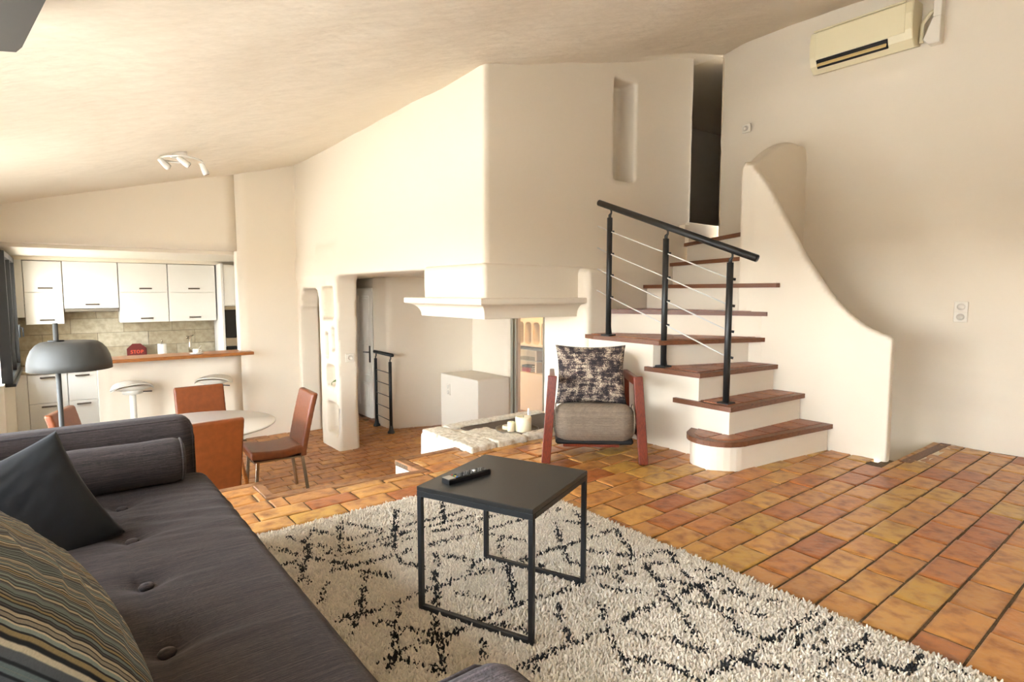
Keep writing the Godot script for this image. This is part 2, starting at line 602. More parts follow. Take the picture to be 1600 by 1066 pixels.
func build_shell():
	# ceiling: one sloping sheet with thickness
	var m := MB.new(true)
	var c := func(x: float, z: float, up: float) -> Vector3:
		return Vector3(x, roof(x) + up + 0.022 * wav.get_noise_2d(x * 0.8, z * 0.8) + 0.008 * wav.get_noise_2d(x * 2.6 + 9.0, z * 0.9), z)
	var x0 := -1.25
	var x1 := 6.4
	var z0 := -7.78
	var z1 := 2.45
	m.grid(64, 84, func(u, v): return c.call(lerpf(x0, x1, u), lerpf(z0, z1, v), 0.0))
	m.smooth(false)
	m.grid(8, 8, func(u, v): return c.call(lerpf(x0, x1, u), lerpf(z0, z1, v), 0.2), false, true)
	for s in [0.0, 1.0]:
		m.grid(8, 1, func(u, v): return c.call(lerpf(x0, x1, u), lerpf(z0, z1, s), v * 0.2), false, s == 0.0)
		m.grid(1, 8, func(u, v): return c.call(lerpf(x0, x1, s), lerpf(z0, z1, v), u * 0.2), false, s == 0.0)
	struct("ceiling", m, M.ceiling, "sloping white plaster ceiling rising towards the stairs")
	# east wall, curving away into the corner doorway at its north end
	m = MB.new(true)
	var ex := func(z: float) -> float:
		return XE + 0.34 * pow(clampf((-2.62 - z) / 0.85, 0.0, 1.0), 2.0)
	var zz := []
	for k in 57:
		zz.append(lerpf(2.4, -3.29, k / 56.0))
	var ef := func(u: float, v: float) -> Vector3:
		var z: float = lerpf(2.4, -3.29, u)
		var y := lerpf(-1.1, 3.75, v)
		var q := Vector3(0.0, y, z)
		return Vector3(ex.call(z) + 0.04 * plaster_wave(q), y, z)
	m.grid(110, 96, ef, false, true)
	m.grid(20, 2, func(u, v): return ef.call(u, v) + Vector3(0.3, 0, 0))
	m.smooth(false)
	for s in [0.0, 1.0]:
		m.quad(ef.call(s, 0.0), ef.call(s, 1.0), ef.call(s, 1.0) + Vector3(0.3, 0, 0), ef.call(s, 0.0) + Vector3(0.3, 0, 0))
	struct("wall_east", m, M.plaster, "white hand-plastered wall beside the stairs")
	# south wall behind the camera
	m = MB.new(true)
	wall_slab(m, Vector3(-1.25, -1.0, 2.2), Vector3(5.4, 3.9, 2.4), 2, 0.008, 0.4)
	struct("wall_south", m, M.plaster)
	# west wall with three wide glazed openings
	m = MB.new(true)
	var ops := [[-5.9, -4.4, LO, 1.46], [-3.45, -0.45, 0.06, 1.62], [0.3, 1.55, 0.06, 1.66]]
	var last := -7.8
	for o in ops:
		wall_slab(m, Vector3(XWEST - 0.25, -1.0, last), Vector3(XWEST, 1.95, o[0]), 0, 0.006, 0.3)
		wall_slab(m, Vector3(XWEST - 0.25, o[3], o[0]), Vector3(XWEST, 1.95, o[1]), 0, 0.006, 0.3)
		wall_slab(m, Vector3(XWEST - 0.25, -1.0, o[0]), Vector3(XWEST, o[2], o[1]), 0, 0.006, 0.3)
		last = o[1]
	wall_slab(m, Vector3(XWEST - 0.25, -1.0, last), Vector3(XWEST, 1.95, 2.4), 0, 0.006, 0.3)
	struct("wall_west", m, M.plaster)
	var wn := 2
	for o in ops:
		m = MB.new()
		var zc: float = (o[0] + o[1]) / 2.0
		for s in [[o[0], o[0] + 0.06], [o[1] - 0.06, o[1]], [zc - 0.04, zc + 0.04]]:
			m.box(Vector3(XWEST - 0.12, (o[2] + o[3]) / 2.0, (s[0] + s[1]) / 2.0), Vector3(0.06, o[3] - o[2], s[1] - s[0]), 0.004)
		for y in [o[2] + 0.03, o[3] - 0.03]:
			m.box(Vector3(XWEST - 0.12, y, zc), Vector3(0.055, 0.06, o[1] - o[0]), 0.004)
		var w := struct("window_%d" % wn, m, M.frame)
		part(w, "pane", bxm(Vector3(XWEST - 0.12, (o[2] + o[3]) / 2.0, (o[0] + zc) / 2.0), Vector3(0.008, o[3] - o[2] - 0.1, zc - o[0] - 0.1), 0.0), M.glass)
		part(w, "pane", bxm(Vector3(XWEST - 0.12, (o[2] + o[3]) / 2.0, (o[1] + zc) / 2.0), Vector3(0.008, o[3] - o[2] - 0.1, zc - o[0] - 0.1), 0.0), M.glass)
		wn += 1
	# terrace outside
	struct("terrace", boxlh(Vector3(-14, -1.1, -16), Vector3(-1.25, -0.86, 9), 0.0), M.terrace)

func inner_sdf(p: Vector3) -> float:
	var d := rb(p, Vector3(XW, 1.285, -7.8), Vector3(XW + 0.25, 3.9, ZC), 0.03)
	d = minf(d, rb(p, Vector3(XW, 1.285, ZC - 0.25), Vector3(4.985, 3.9, ZC), 0.03))
	d = minf(d, rb(p, Vector3(3.45, -0.9, ZC - 0.25), Vector3(4.985, 1.6, ZC - 0.004), 0.03))
	if p.z < -5.6 and p.y < 1.9:
		var col := rb(p, Vector3(XW, -0.9, -6.86), Vector3(XW + 0.25, 1.6, -6.30), 0.025)
		# the passage arch beside the kitchen wall
		var web := rb(p, Vector3(XW, 0.9, -7.8), Vector3(XW + 0.25, 1.5, -6.6), 0.03)
		col = smin(col, web, 0.03)
		col = smax(col, -rb(p, Vector3(XW - 0.3, -2.0, -7.50), Vector3(XW + 0.6, 1.15, -6.86), 0.16), 0.03)
		col = minf(col, rb(p, Vector3(XW, -0.9, -7.8), Vector3(XW + 0.25, 1.2, -7.52), 0.02))
		for n in NICHES:
			col = smax(col, -rb(p, Vector3(XW - 0.2, n[2], n[0]), Vector3(XW + 0.17, n[3], n[1]), n[4]), 0.02)
		d = smin(d, col, 0.10)
	if p.x > 3.6 and p.y > 1.9:
		d = smax(d, -rb(p, Vector3(3.845, 2.085, ZC - 0.2), Vector3(4.13, 2.935, ZC + 0.2), 0.03), 0.025)
	return d + 0.007 * plaster_wave(p) 

const NICHES := [[-6.74, -6.40, 0.79, 1.165, 0.05], [-6.70, -6.585, 0.325, 0.63, 0.045], [-6.50, -6.39, 0.425, 0.705, 0.045], [-6.69, -6.40, 0.01, 0.257, 0.06], [-6.68, -6.35, -0.55, -0.185, 0.06]]

func build_inner_wall():
	struct("wall_chimney", surface_net(inner_sdf, Vector3(2.38, -0.95, -7.9), Vector3(5.1, 3.98, -3.36), 0.04), M.plaster, "tall white plastered chimney block with rounded edges and niches")

func parapet_top(z: float) -> float:
	# height of the swept parapet wall along the stairs
	var pts := [[-1.20, 0.81], [-1.38, 0.818], [-1.56, 0.895], [-1.74, 1.065], [-1.92, 1.315], [-2.10, 1.635], [-2.28, 1.955], [-2.46, 2.12]]
	for k in pts.size() - 1:
		if z >= pts[k + 1][0]:
			var t: float = clampf((z - pts[k][0]) / (pts[k + 1][0] - pts[k][0]), 0.0, 1.0)
			var before: float = pts[maxi(k - 1, 0)][1]
			var after: float = pts[mini(k + 2, pts.size() - 1)][1]
			return cubic_interpolate(pts[k][1], pts[k + 1][1], before, after, t)
	return 2.10

func parapet_sdf(p: Vector3) -> float:
	var flat := rb(p, Vector3(4.20, -1.1, -2.44), Vector3(4.265, 3.2, -1.372), 0.012)
	var top := (p.y - parapet_top(p.z)) * 0.62
	var d := smax(flat, top, 0.02)
	# return leg to the east wall
	var leg := rb(p, Vector3(4.20, -1.1, -2.45), Vector3(5.3, 3.2, -2.36), 0.012)
	var ht := 2.05 + 0.27 * sin(clampf((p.x - 4.2) / 0.62, 0.0, 1.0) * PI / 2.0)
	leg = smax(leg, (p.y - ht) * 0.85, 0.02)
	return smin(d, leg, 0.03) + 0.004 * plaster_wave(p)

# ---------------------------------------------------------------- floors
func tile_meshes() -> Array:
	if mesh_cache.has("tiles"):
		return mesh_cache.tiles
	var out := []
	var r := RandomNumberGenerator.new()
	r.seed = 77
	for k in 8:
		var m := MB.new(true)
		# a hand-made slab: rounded rim, slightly dished top; unit footprint
		var ph := r.randf() * 6.0
		var lift := func(u: float, v: float) -> float:
			return 0.0016 * sin(u * 5.0 + ph) + 0.0014 * cos(v * 4.0 + ph * 1.7) - 0.001 * u * v
		var f := func(u: float, v: float) -> Vector3:
			var a := u * 2.0 - 1.0
			var b := v * 2.0 - 1.0
			var e := maxf(absf(a), absf(b))
			var drop := 0.0
			if e > 0.93:
				drop = 0.004 * pow((e - 0.93) / 0.07, 2.0)
			return Vector3(a * 0.5, lift.call(a, b) - drop, b * 0.5)
		var us := [0.0, 0.03, 0.1, 0.5, 0.9, 0.97, 1.0]
		var gf := func(u: float, v: float) -> Vector3:
			return f.call(us[int(round(u * 6))], us[int(round(v * 6))])
		m.grid(6, 6, gf, false, true)
		m.smooth(false)
		for s in [[-0.5, -0.5, 0.5, -0.5], [0.5, -0.5, 0.5, 0.5], [0.5, 0.5, -0.5, 0.5], [-0.5, 0.5, -0.5, -0.5]]:
			var a: Vector3 = f.call(s[0] + 0.5, s[1] + 0.5)
			var b: Vector3 = f.call(s[2] + 0.5, s[3] + 0.5)
			m.quad_out(a, b, b + Vector3(0, -0.02, 0), a + Vector3(0, -0.02, 0), Vector3(0, -0.01, 0))
		out.append(m.done())
	mesh_cache.tiles = out
	return out

func lay_tiles(parent: Node3D, y: float, zstart: float, rows: int, pitch: float, xa: float, xb: float, allowed: Callable, mats: Array, sd: int, most := 300):
	var r := RandomNumberGenerator.new()
	r.seed = sd
	var meshes := tile_meshes()
	var L := 0.264
	var count := 0
	var extra := SurfaceTool.new()
	extra.begin(Mesh.PRIMITIVE_TRIANGLES)
	var extras := 0
	for k in rows:
		var z := zstart - (k + 0.5) * pitch
		var x := xa - r.randf() * L * 0.3 - (L * 0.5 if k % 2 else 0.0)
		while x < xb:
			var len := L * r.randf_range(0.93, 1.05)
			var c := Vector3(x + len / 2.0, y, z)
			var kept: Array = allowed.call(c, len, pitch)   # pieces as x0, x1, z0, z1
			var mi := r.randi() % meshes.size()
			var ma := r.randi() % mats.size()
			var tilt := Vector3(r.randf_range(-0.006, 0.006), r.randf_range(-0.012, 0.012), r.randf_range(-0.005, 0.005))
			var dy := r.randf_range(-0.0015, 0.0015)
			for lim: Vector4 in kept:
				if lim.y - lim.x < 0.03 or lim.w - lim.z < 0.02:
					continue
				var j := 0.0095
				var sx := lim.y - lim.x - j
				var szz := lim.w - lim.z - j
				var tf := Transform3D(Basis.from_euler(tilt).scaled_local(Vector3(sx, 1.0, szz)), Vector3((lim.x + lim.y) / 2.0, y + dy, (lim.z + lim.w) / 2.0))
				if count < most:
					var o := MeshInstance3D.new()
					o.name = "tile"
					o.mesh = meshes[mi]
					o.material_override = mats[ma]
					o.transform = tf
					parent.add_child(o, true)
					count += 1
				else:
					extra.append_from(meshes[mi], 0, tf)
					extras += 1
			x += len
	if extras:
		var o := part(parent, "far_tiles", extra.commit(), mats[0])
		o.set_meta("kind", "stuff")
	print("tiles ", count, " extra ", extras)

func edge_z(x: float) -> float:   # south edge of the stair cut
	return lerpf(-3.225, -3.10, clampf((x - 0.885) / 0.835, 0.0, 1.0))

func build_floor():
	# upper floor slab with the cut for the steps down and the stairwell by the east wall
	var m := MB.new()
	var south := [Vector2(-1.0, 2.2), Vector2(5.1, 2.2), Vector2(5.1, -1.25), Vector2(4.275, -1.27), Vector2(4.275, -1.40), Vector2(4.15, -1.40), Vector2(4.15, -1.45), Vector2(4.24, -1.45), Vector2(4.24, -2.40), Vector2(5.1, -2.40), Vector2(5.1, -3.44), Vector2(2.19, -3.44), Vector2(2.19, -3.40), Vector2(1.70, -3.385), Vector2(1.715, -3.10), Vector2(0.885, -3.225), Vector2(0.885, -3.47), Vector2(-1.0, -3.45)]
	m.prism(south, -0.035, -0.007)
	var fl := struct("floor_upper", m, M.mortar, "worn terracotta tiled floor of the living room")
	var ok := func(c: Vector3, len: float, pz: float) -> Array:
		var x0 := c.x - len / 2.0
		var x1 := c.x + len / 2.0
		var z0 := c.z - pz / 2.0
		var z1 := c.z + pz / 2.0
		# hidden under rug, stairs, hearth, sofa
		if x1 < 1.9 and z0 > -2.52: return []
		x1 = minf(x1, 5.03)
		if x0 > 3.42 and x1 < 4.16 and z1 < -2.0: return []
		if x0 > 3.40 and z1 < -2.42: return []
		if x0 > 4.27 and z1 < -1.33: return []
		if x1 > 4.27 and z0 < -1.33:
			if z1 > -1.31: z0 = -1.345
			else: x1 = minf(x1, 4.27)
		if z0 > -3.05:
			return [Vector4(x0, x1, z0, z1)]
		var out := []
		var cuts := [[-2.0, 0.83, -3.42], [0.83, 1.77, 0.0], [1.77, 2.19, -3.345], [2.19, 3.45, -3.255]]
		for q in cuts:
			var a := maxf(x0, q[0])
			var b := minf(x1, q[1])
			if b - a < 0.03: continue
			var lim: float = q[2] if q[2] < 0.0 else edge_z((a + b) / 2.0) + 0.058
			out.append(Vector4(a, b, maxf(z0, lim), z1))
		return out
	lay_tiles(fl, 0.0, 0.13, 26, 0.1425, 0.15, 5.04, ok, M.tiles, 5)
	# edging bricks round the stair cut
	var edge := func(called: String, a: Vector2, b: Vector2, w: float):
		var e := MB.new()
		e.bar(Vector3(a.x, -0.016, a.y), Vector3(b.x, -0.016, b.y), w, 0.034, 0.005)
		return struct(called, e, M.nosing)
	edge.call("trim_1", Vector2(0.83, -3.198), Vector2(1.76, -3.066), 0.06)
	edge.call("trim_2", Vector2(1.742, -3.09), Vector2(1.728, -3.40), 0.055)
	edge.call("trim_3", Vector2(1.71, -3.375), Vector2(2.19, -3.385), 0.06)
	edge.call("trim_4", Vector2(0.857, -3.20), Vector2(0.857, -3.47), 0.055)
	edge.call("trim_5", Vector2(-1.0, -3.435), Vector2(0.885, -3.455), 0.06)
	var wn := MB.new()
	wn.bar(Vector3(4.27, -0.012, -1.285), Vector3(5.03, -0.012, -1.265), 0.07, 0.03, 0.005)
	struct("trim_6", wn, M.woodnose)
	# white cheeks below the edges, steps down to the dining room
	var ch := MB.new()
	ch.prism([Vector2(1.705, -3.39), Vector2(1.72, -3.10), Vector2(0.885, -3.228), Vector2(0.885, -3.46), Vector2(-1.0, -3.44), Vector2(-1.0, -2.9), Vector2(2.2, -2.9), Vector2(2.2, -3.40)], LO - 0.1, -0.034)
	struct("wall_step", ch, M.plaster)
	for k in 3:
		var s := MB.new()
		var zt := -3.10 - 0.27 * (k + 1)
		s.box(Vector3(1.30, (LO + -0.18 * (k + 1)) / 2.0, (zt - 3.1) / 2.0), Vector3(0.84, -0.18 * (k + 1) - LO, absf(zt + 3.1)), 0.006)
		struct("step_%d" % (k + 1), s, M.tiles_low[k])
	# lower floor
	var lf := struct("floor_lower", boxlh(Vector3(-1.2, LO - 0.25, -10.1), Vector3(4.7, LO - 0.007, -3.0), 0.0), M.mortar, "brown terracotta tiled floor of the lower dining room")
	var ok2 := func(c: Vector3, len: float, pz: float) -> Array:
		var x0 := c.x - len / 2.0
		var x1 := c.x + len / 2.0
		var z0 := c.z - pz / 2.0
		var z1 := c.z + pz / 2.0
		var none := []
		if z0 < -8.4: return none
		if z1 < ZK and x1 < 2.75: return none
		if x0 > 4.5: return none
		# only where the eye reaches past the upper floor
		if c.x * 0.62 - c.z * 0.78 < 4.9: return none
		if c.x < 0.9 + (-4.5 - c.z) * 0.25: return none
		if x0 > 3.36 and z1 < -6.8: return none
		if x0 > 2.85 and z0 > -4.9: return none
		return [Vector4(x0, x1, z0, z1)]
	lay_tiles(lf, LO, -4.2, 29, 0.1425, 0.6, 4.5, ok2, M.tiles_low, 9)
	# floor under the rest
	struct("floor_stairwell", boxlh(Vector3(4.0, -1.2, -3.5), Vector3(5.4, -1.1, -1.0), 0.0), M.mortar)
	var wc := MB.new()
	wc.box(Vector3(4.65, -0.55, -1.23), Vector3(0.84, 1.1, 0.05), 0.0)
	struct("wall_stairwell", wc, M.plaster)

# ---------------------------------------------------------------- stairs
func area2(p: PackedVector2Array) -> float:
	var s := 0.0
	for i in p.size():
		s += p[i].cross(p[(i + 1) % p.size()])
	return absf(s) * 0.5

func shrink(poly: Array, d: float) -> PackedVector2Array:
	var p := PackedVector2Array(poly)
	var o := Geometry2D.offset_polygon(p, -d, Geometry2D.JOIN_MITER)
	if o.is_empty() or area2(o[0]) > area2(p):
		o = Geometry2D.offset_polygon(p, d, Geometry2D.JOIN_MITER)
	return o[0]

func build_stairs():
	var st := thing("staircase", "white plastered winding stairs with terracotta treads and dark wooden nosings", "stairs")
	var piv := Vector2(4.24, -2.36)
	# tread outlines, [front edge left to right, then the rest], counted from the floor up
	var nose := []
	for k in 13:
		var a := PI * 0.82 * k / 12.0
		nose.append(Vector2(3.33 - 0.22 * sin(a), -2.035 + 0.205 * cos(a)))
	var t1 := [Vector2(4.21, -1.705)]
	t1.append_array(nose)
	t1.append_array([Vector2(3.34, -2.26), Vector2(4.21, -2.2)])
	var outlines := [
		t1,
		[Vector2(3.31, -1.955), Vector2(4.21, -1.905), Vector2(4.21, -2.3), Vector2(3.32, -2.4)],
		[Vector2(3.32, -2.19), Vector2(4.21, -2.11), Vector2(4.21, -2.4), Vector2(3.33, -2.66)],
		[Vector2(3.33, -2.535), Vector2(4.21, -2.215), piv, Vector2(3.62, -3.44), Vector2(3.44, -3.44), Vector2(3.36, -3.2)],
		[Vector2(3.60, -3.44), Vector2(4.19, -2.21), Vector2(4.23, -2.2), piv, Vector2(4.32, -3.44)],
		[Vector2(4.27, -3.44), Vector2(4.145, -2.12), Vector2(4.22, -2.12), piv, Vector2(4.75, -3.44)],
		[Vector2(4.66, -3.44), Vector2(4.22, -2.38), Vector2(4.45, -2.42), Vector2(4.96, -3.44)],
		[Vector2(4.88, -3.44), Vector2(4.26, -2.40), Vector2(5.03, -2.44), Vector2(5.2, -3.2), Vector2(5.3, -3.44)],
	]
	var ups := [0.19, 0.378, 0.568, 0.762, 0.957, 1.172, 1.385, 1.585]
	for k in 8:
		var o: Array = outlines[k]
		var y: float = ups[k]
		var body := MB.new()
		if k == 3:
			o = o.duplicate()
			o[0] = Vector2(3.33, -2.585)
			o[1] = Vector2(4.21, -2.285)
		if k == 5:
			o = o.duplicate()
			o[1] = Vector2(4.225, -2.20)
			o[2] = Vector2(4.26, -2.20)
		body.prism(Array(shrink(o, 0.025)), (ups[k - 1] - 0.25) if k > 3 else -0.01, y - 0.033)
		part(st, "riser", body, M.plaster)
		o = outlines[k]
		# tread: dark wooden nosing along front and open side, tiles behind
		var tr := MB.new()
		tr.prism(o, y - 0.036, y - 0.004, 0.0)
		var trp := part(st, "tread", tr, M.woodnose, "stair tread with dark wooden nosing")
		# tiles on top where the eye is above the tread
		if k < 5:
			var poly := shrink(o, 0.05)
			var dir: Vector2 = (o[1] - o[0]).normalized() if k > 0 else Vector2(0.995, 0.06)
			if k == 0:
				dir = Vector2(-0.995, -0.08)
			var org: Vector2 = o[0]
			for q in range(-2, 8):
				for rw in range(-1, 6):
					var nrm := Vector2(dir.y, -dir.x)
					if k == 0:
						nrm = Vector2(-dir.y, dir.x)
					var cell := PackedVector2Array()
					var a0 := org + dir * (q * 0.21 + (0.08 if rw % 2 else 0.0) + 0.006) + nrm * (rw * 0.20 + 0.05)
					for cc in [[0.0, 0.0], [0.198, 0.0], [0.198, 0.188], [0.0, 0.188]]:
						cell.append(a0 + dir * cc[0] + nrm * cc[1])
					for pc in Geometry2D.intersect_polygons(poly, cell):
						if Geometry2D.is_polygon_clockwise(pc):
							pc.reverse()
						var ar := 0.0
						for e in pc.size():
							ar += pc[e].cross(pc[(e + 1) % pc.size()])
						if absf(ar) < 0.004 or Geometry2D.triangulate_polygon(pc).is_empty():
							continue
						var tm := MB.new()
						tm.prism(Array(pc), y - 0.02, y, 0.0)
						part(trp, "tile", tm, M.tread[posmod(q + rw * 2 + k, 3)])
	# landing sill in the corner doorway
	var ld := MB.new()
	ld.prism([Vector2(4.9, -3.40), Vector2(5.45, -3.40), Vector2(5.7, -3.5), Vector2(5.7, -4.9), Vector2(4.9, -4.9)], 1.55, 1.782, 0.006)
	part(st, "landing", ld, M.plaster)
	struct("wall_parapet", surface_net(parapet_sdf, Vector3(4.12, -1.15, -2.55), Vector3(5.34, 2.5, -1.28), 0.024), M.plaster, "low white parapet wall with a swept curved top beside the stairs")
	# unlit passage behind the corner doorway, running east
	var rm := MB.new()
	rm.box(Vector3(7.4, 2.6, -5.05), Vector3(5.6, 2.6, 0.1), 0.0)
	rm.box(Vector3(10.15, 2.6, -4.2), Vector3(0.1, 2.6, 1.7), 0.0)
	rm.box(Vector3(4.75, 2.6, -4.3), Vector3(0.1, 2.6, 1.4), 0.0)
	rm.box(Vector3(7.85, 2.6, -3.40), Vector3(4.7, 2.6, 0.1), 0.0)
	rm.box(Vector3(7.5, 3.48, -4.2), Vector3(5.4, 0.1, 1.65), 0.0)
	rm.box(Vector3(7.5, 1.70, -4.2), Vector3(5.4, 0.1, 1.65), 0.0)
	struct("wall_passage", rm, M.plaster, "plastered passage behind the corner doorway")
	# railing
	var rl := thing("stair_railing", "black steel railing with thin cables on the winding stairs", "railing", Vector3(3.4, 0, 0))
	var posts := [[-3.075, ups[3]], [-2.545, ups[2]], [-2.045, ups[1]]]
	var hr := func(z: float) -> float: return lerpf(1.803, 1.308, (z + 3.19) / (3.19 - 1.866))
	for p in posts:
		var pm := MB.new(true)
		var y0: float = p[1] - 0.003
		var y1: float = hr.call(p[0]) - 0.085
		pm.tube([Vector3(0, y0, p[0]), Vector3(0, y1, p[0])], 0.021, 16)
		pm.smooth(false)
		var po := part(rl, "post", pm, M.iron)
		var bp := MB.new()
		bp.box(Vector3(0.0, y0 + 0.007, p[0]), Vector3(0.085, 0.012, 0.085), 0.003)
		bp.tri_out(Vector3(0.02, y0 + 0.13, p[0]), Vector3(0.04, y0 + 0.01, p[0] + 0.003), Vector3(0.02, y0 + 0.01, p[0] + 0.003), Vector3(0, y0, p[0] - 1.0))
		part(po, "base_plate", bp, M.iron)
		var br := MB.new(true)
		var tip := Vector3(0, hr.call(p[0]) - 0.015, p[0])
		br.tube([Vector3(0, y1, p[0]), Vector3(0, y1 + 0.02, p[0]), Vector3(0.0, y1 + 0.035, p[0] + 0.014), Vector3(0.0, y1 + 0.055, p[0] + 0.014), tip], [0.012, 0.012, 0.007, 0.007, 0.007], 10)
		part(po, "bracket", br, M.iron)
		for h in [0.81, 0.64, 0.475, 0.305]:
			var kn := MB.new(true)
			kn.tube([Vector3(0, p[1] + h, p[0]), Vector3(0.012, p[1] + h - 0.006, p[0] + 0.034)], 0.0085, 8)
			part(po, "cable_clamp", kn, M.iron)
	var hm := MB.new(true)
	var a := Vector3(0, 1.803, -3.19)
	var b := Vector3(0, 1.308, -1.866)
	hm.tube([a, b], 0.0235, 18)
	part(rl, "handrail", hm, M.iron)
	for h in [0.81, 0.64, 0.475, 0.305]:
		var cm := MB.new(true)
		cm.tube([Vector3(0, posts[0][1] + h + 0.05, -3.20), Vector3(0, posts[0][1] + h, -3.075), Vector3(0, posts[1][1] + h, -2.545), Vector3(0, posts[2][1] + h, -2.045)], 0.0048, 6)
		part(rl, "cable", cm, M.steel)

# ---------------------------------------------------------------- hearth and hood
func build_hearth():
	var hood := thing("fireplace_hood", "white plaster fireplace hood with projecting moulded cornice above the hearth", "fireplace hood")
	var fz := func(p: Vector3) -> float:
		return rb(p, Vector3(2.445, 1.03, -4.30), Vector3(3.50, 1.315, -3.415), 0.035) + 0.004 * plaster_wave(p)
	part(hood, "frieze", surface_net(fz, Vector3(2.38, 0.97, -4.37), Vector3(3.6, 1.38, -3.35), 0.028), M.plaster)
	# cornice: profile swept round the three free sides
	var prof := [[0.0, 0.902], [0.008, 0.902]]
	for k in 9:
		var t := k / 8.0
		prof.append([0.012 + 0.085 * (1.0 - cos(t * PI / 2.0)), 0.905 + 0.10 * sin(t * PI / 2.0)])
	prof.append_array([[0.118, 1.012], [0.122, 1.02], [0.122, 1.05], [0.116, 1.056], [-0.05, 1.058]])
	var path := [Vector2(3.42, -4.34), Vector2(2.47, -4.34), Vector2(2.47, ZC), Vector2(3.43, ZC), Vector2(3.43, -4.34)]
	var m := MB.new()
	var at := func(i: int, p: Array) -> Vector3:
		var c: Vector2 = path[i]
		match i:
			0: return Vector3(c.x, p[1], c.y - p[0])
			1: return Vector3(c.x - p[0], p[1], c.y - p[0])
			2: return Vector3(c.x - p[0], p[1], c.y + p[0])
			3: return Vector3(c.x + p[0] * 0.8, p[1], c.y + p[0])
		return Vector3(c.x + p[0] * 0.8, p[1], c.y)
	for i in 4:
		for k in prof.size() - 1:
			m.quad_out(at.call(i, prof[k]), at.call(i + 1, prof[k]), at.call(i + 1, prof[k + 1]), at.call(i, prof[k + 1]), Vector3(2.95, 1.0, -3.9) if k > 1 else Vector3(2.95, 1.2, -3.9))
	m.box(Vector3(2.95, 0.98, -3.89), Vector3(0.95, 0.14, 0.88), 0.0)
	part(hood, "cornice", m, M.plaster)
	# masonry hearth: plastered block, rough stones on top, dark slab in the middle
	var h := thing("hearth", "low white plastered hearth topped with rough pale stones and a dark slab", "hearth", Vector3(2.19, 0, -3.22))
	var bf := func(p: Vector3) -> float:
		return rb(p, Vector3(0.0, -0.85, -0.72), Vector3(1.35, 0.012, 0.0), 0.03) + 0.003 * plaster_wave(p)
	part(h, "block", surface_net(bf, Vector3(-0.08, -0.9, -0.8), Vector3(1.45, 0.1, 0.08), 0.03), M.plaster)
	var stone := func(x0: float, x1: float, z0: float, z1: float, top: float, sd: float):
		var sf := func(p: Vector3) -> float:
			var q := p + Vector3(0.012 * wav.get_noise_2d(p.z * 9.0 + sd, p.y * 9.0), 0.0, 0.014 * wav.get_noise_2d(p.x * 9.0 + sd, 3.0 + sd))
			return rb(q, Vector3(x0, -0.02, z0), Vector3(x1, top, z1), 0.012) + 0.006 * wav.get_noise_3d(p.x * 14.0 + sd, p.y * 14.0, p.z * 14.0)
		part(h, "stone", surface_net(sf, Vector3(x0 - 0.04, -0.05, z0 - 0.04), Vector3(x1 + 0.04, top + 0.04, z1 + 0.04), 0.0115), M.stone)
	stone.call(0.000, 0.216, -0.236, 0.008, 0.040, 1.000)
	stone.call(0.004, 0.196, -0.466, -0.249, 0.036, 2.000)
	stone.call(0.014, 0.186, -0.706, -0.479, 0.034, 3.000)
	stone.call(0.229, 0.496, -0.166, 0.011, 0.043, 4.000)
	stone.call(0.509, 0.796, -0.096, 0.006, 0.045, 5.000)
	stone.call(0.809, 1.196, -0.086, 0.008, 0.042, 6.000)
	stone.call(0.204, 0.456, -0.446, -0.179, 0.036, 7.000)
	stone.call(0.199, 0.616, -0.706, -0.594, 0.040, 8.000)
	stone.call(0.629, 1.196, -0.706, -0.604, 0.038, 9.000)
	part(h, "slab", boxlh(Vector3(0.3, -0.01, -0.60), Vector3(1.2, 0.022, -0.09), 0.003), M.slate, "dark slate slab of the hearth")
	# tray with candles
	var tr := thing("tray", "round pewter tray on the dark hearth slab", "tray", Vector3(2.775, 0.023, -3.44))
	m = MB.new(true)
	m.lathe([Vector2(0.0, 0.0), Vector2(0.15, 0.0), Vector2(0.165, 0.008), Vector2(0.17, 0.022), Vector2(0.166, 0.023), Vector2(0.158, 0.012), Vector2(0.145, 0.006), Vector2(0.0, 0.005)], 40)
	part(tr, "dish", m, mat(Color(0.42, 0.38, 0.32), 0.4, 0.5))
	var candle := func(label: String, p: Vector3, r: float, hh: float, wick: bool):
		var c := thing("candle", label, "candle", p)
		var cm := MB.new(true)
		cm.lathe([Vector2(0.0, 0.0), Vector2(r * 0.97, 0.0), Vector2(r, 0.006), Vector2(r, hh - 0.012), Vector2(r * 0.96, hh - 0.003), Vector2(r * 0.86, hh), Vector2(r * 0.72, hh - 0.010), Vector2(0.0, hh - 0.014)], 28)
		part(c, "wax", cm, M.wax)
		if wick:
			var wm := MB.new(true)
			wm.tube([Vector3(0, hh - 0.016, 0), Vector3(0.002, hh + 0.004, 0.001)], 0.0016, 6)
			part(c, "wick", wm, M.dark)
	candle.call("thick squat ivory candle, widest on the round tray", Vector3(2.80, 0.0295, -3.395), 0.063, 0.115, true)
	candle.call("slim low ivory candle standing beside the thick one on the tray", Vector3(2.715, 0.0295, -3.44), 0.03, 0.075, true)
	candle.call("thin flat ivory candle at the back of the tray behind the slim one", Vector3(2.735, 0.0295, -3.52), 0.036, 0.03, true)
	var mt := thing("chalk_stick", "small white sticks standing behind the thick candle on the tray", "stick", Vector3(2.90, 0.0295, -3.45))
	for s in [[0.0, 0.03, 0.155], [0.012, 0.045, 0.125]]:
		var sm := MB.new(true)
		sm.tube([Vector3(s[0] - 0.01, 0, 0), Vector3(s[1] - 0.03, s[2], 0.0)], 0.008, 8)
		part(mt, "stick", sm, M.paper)

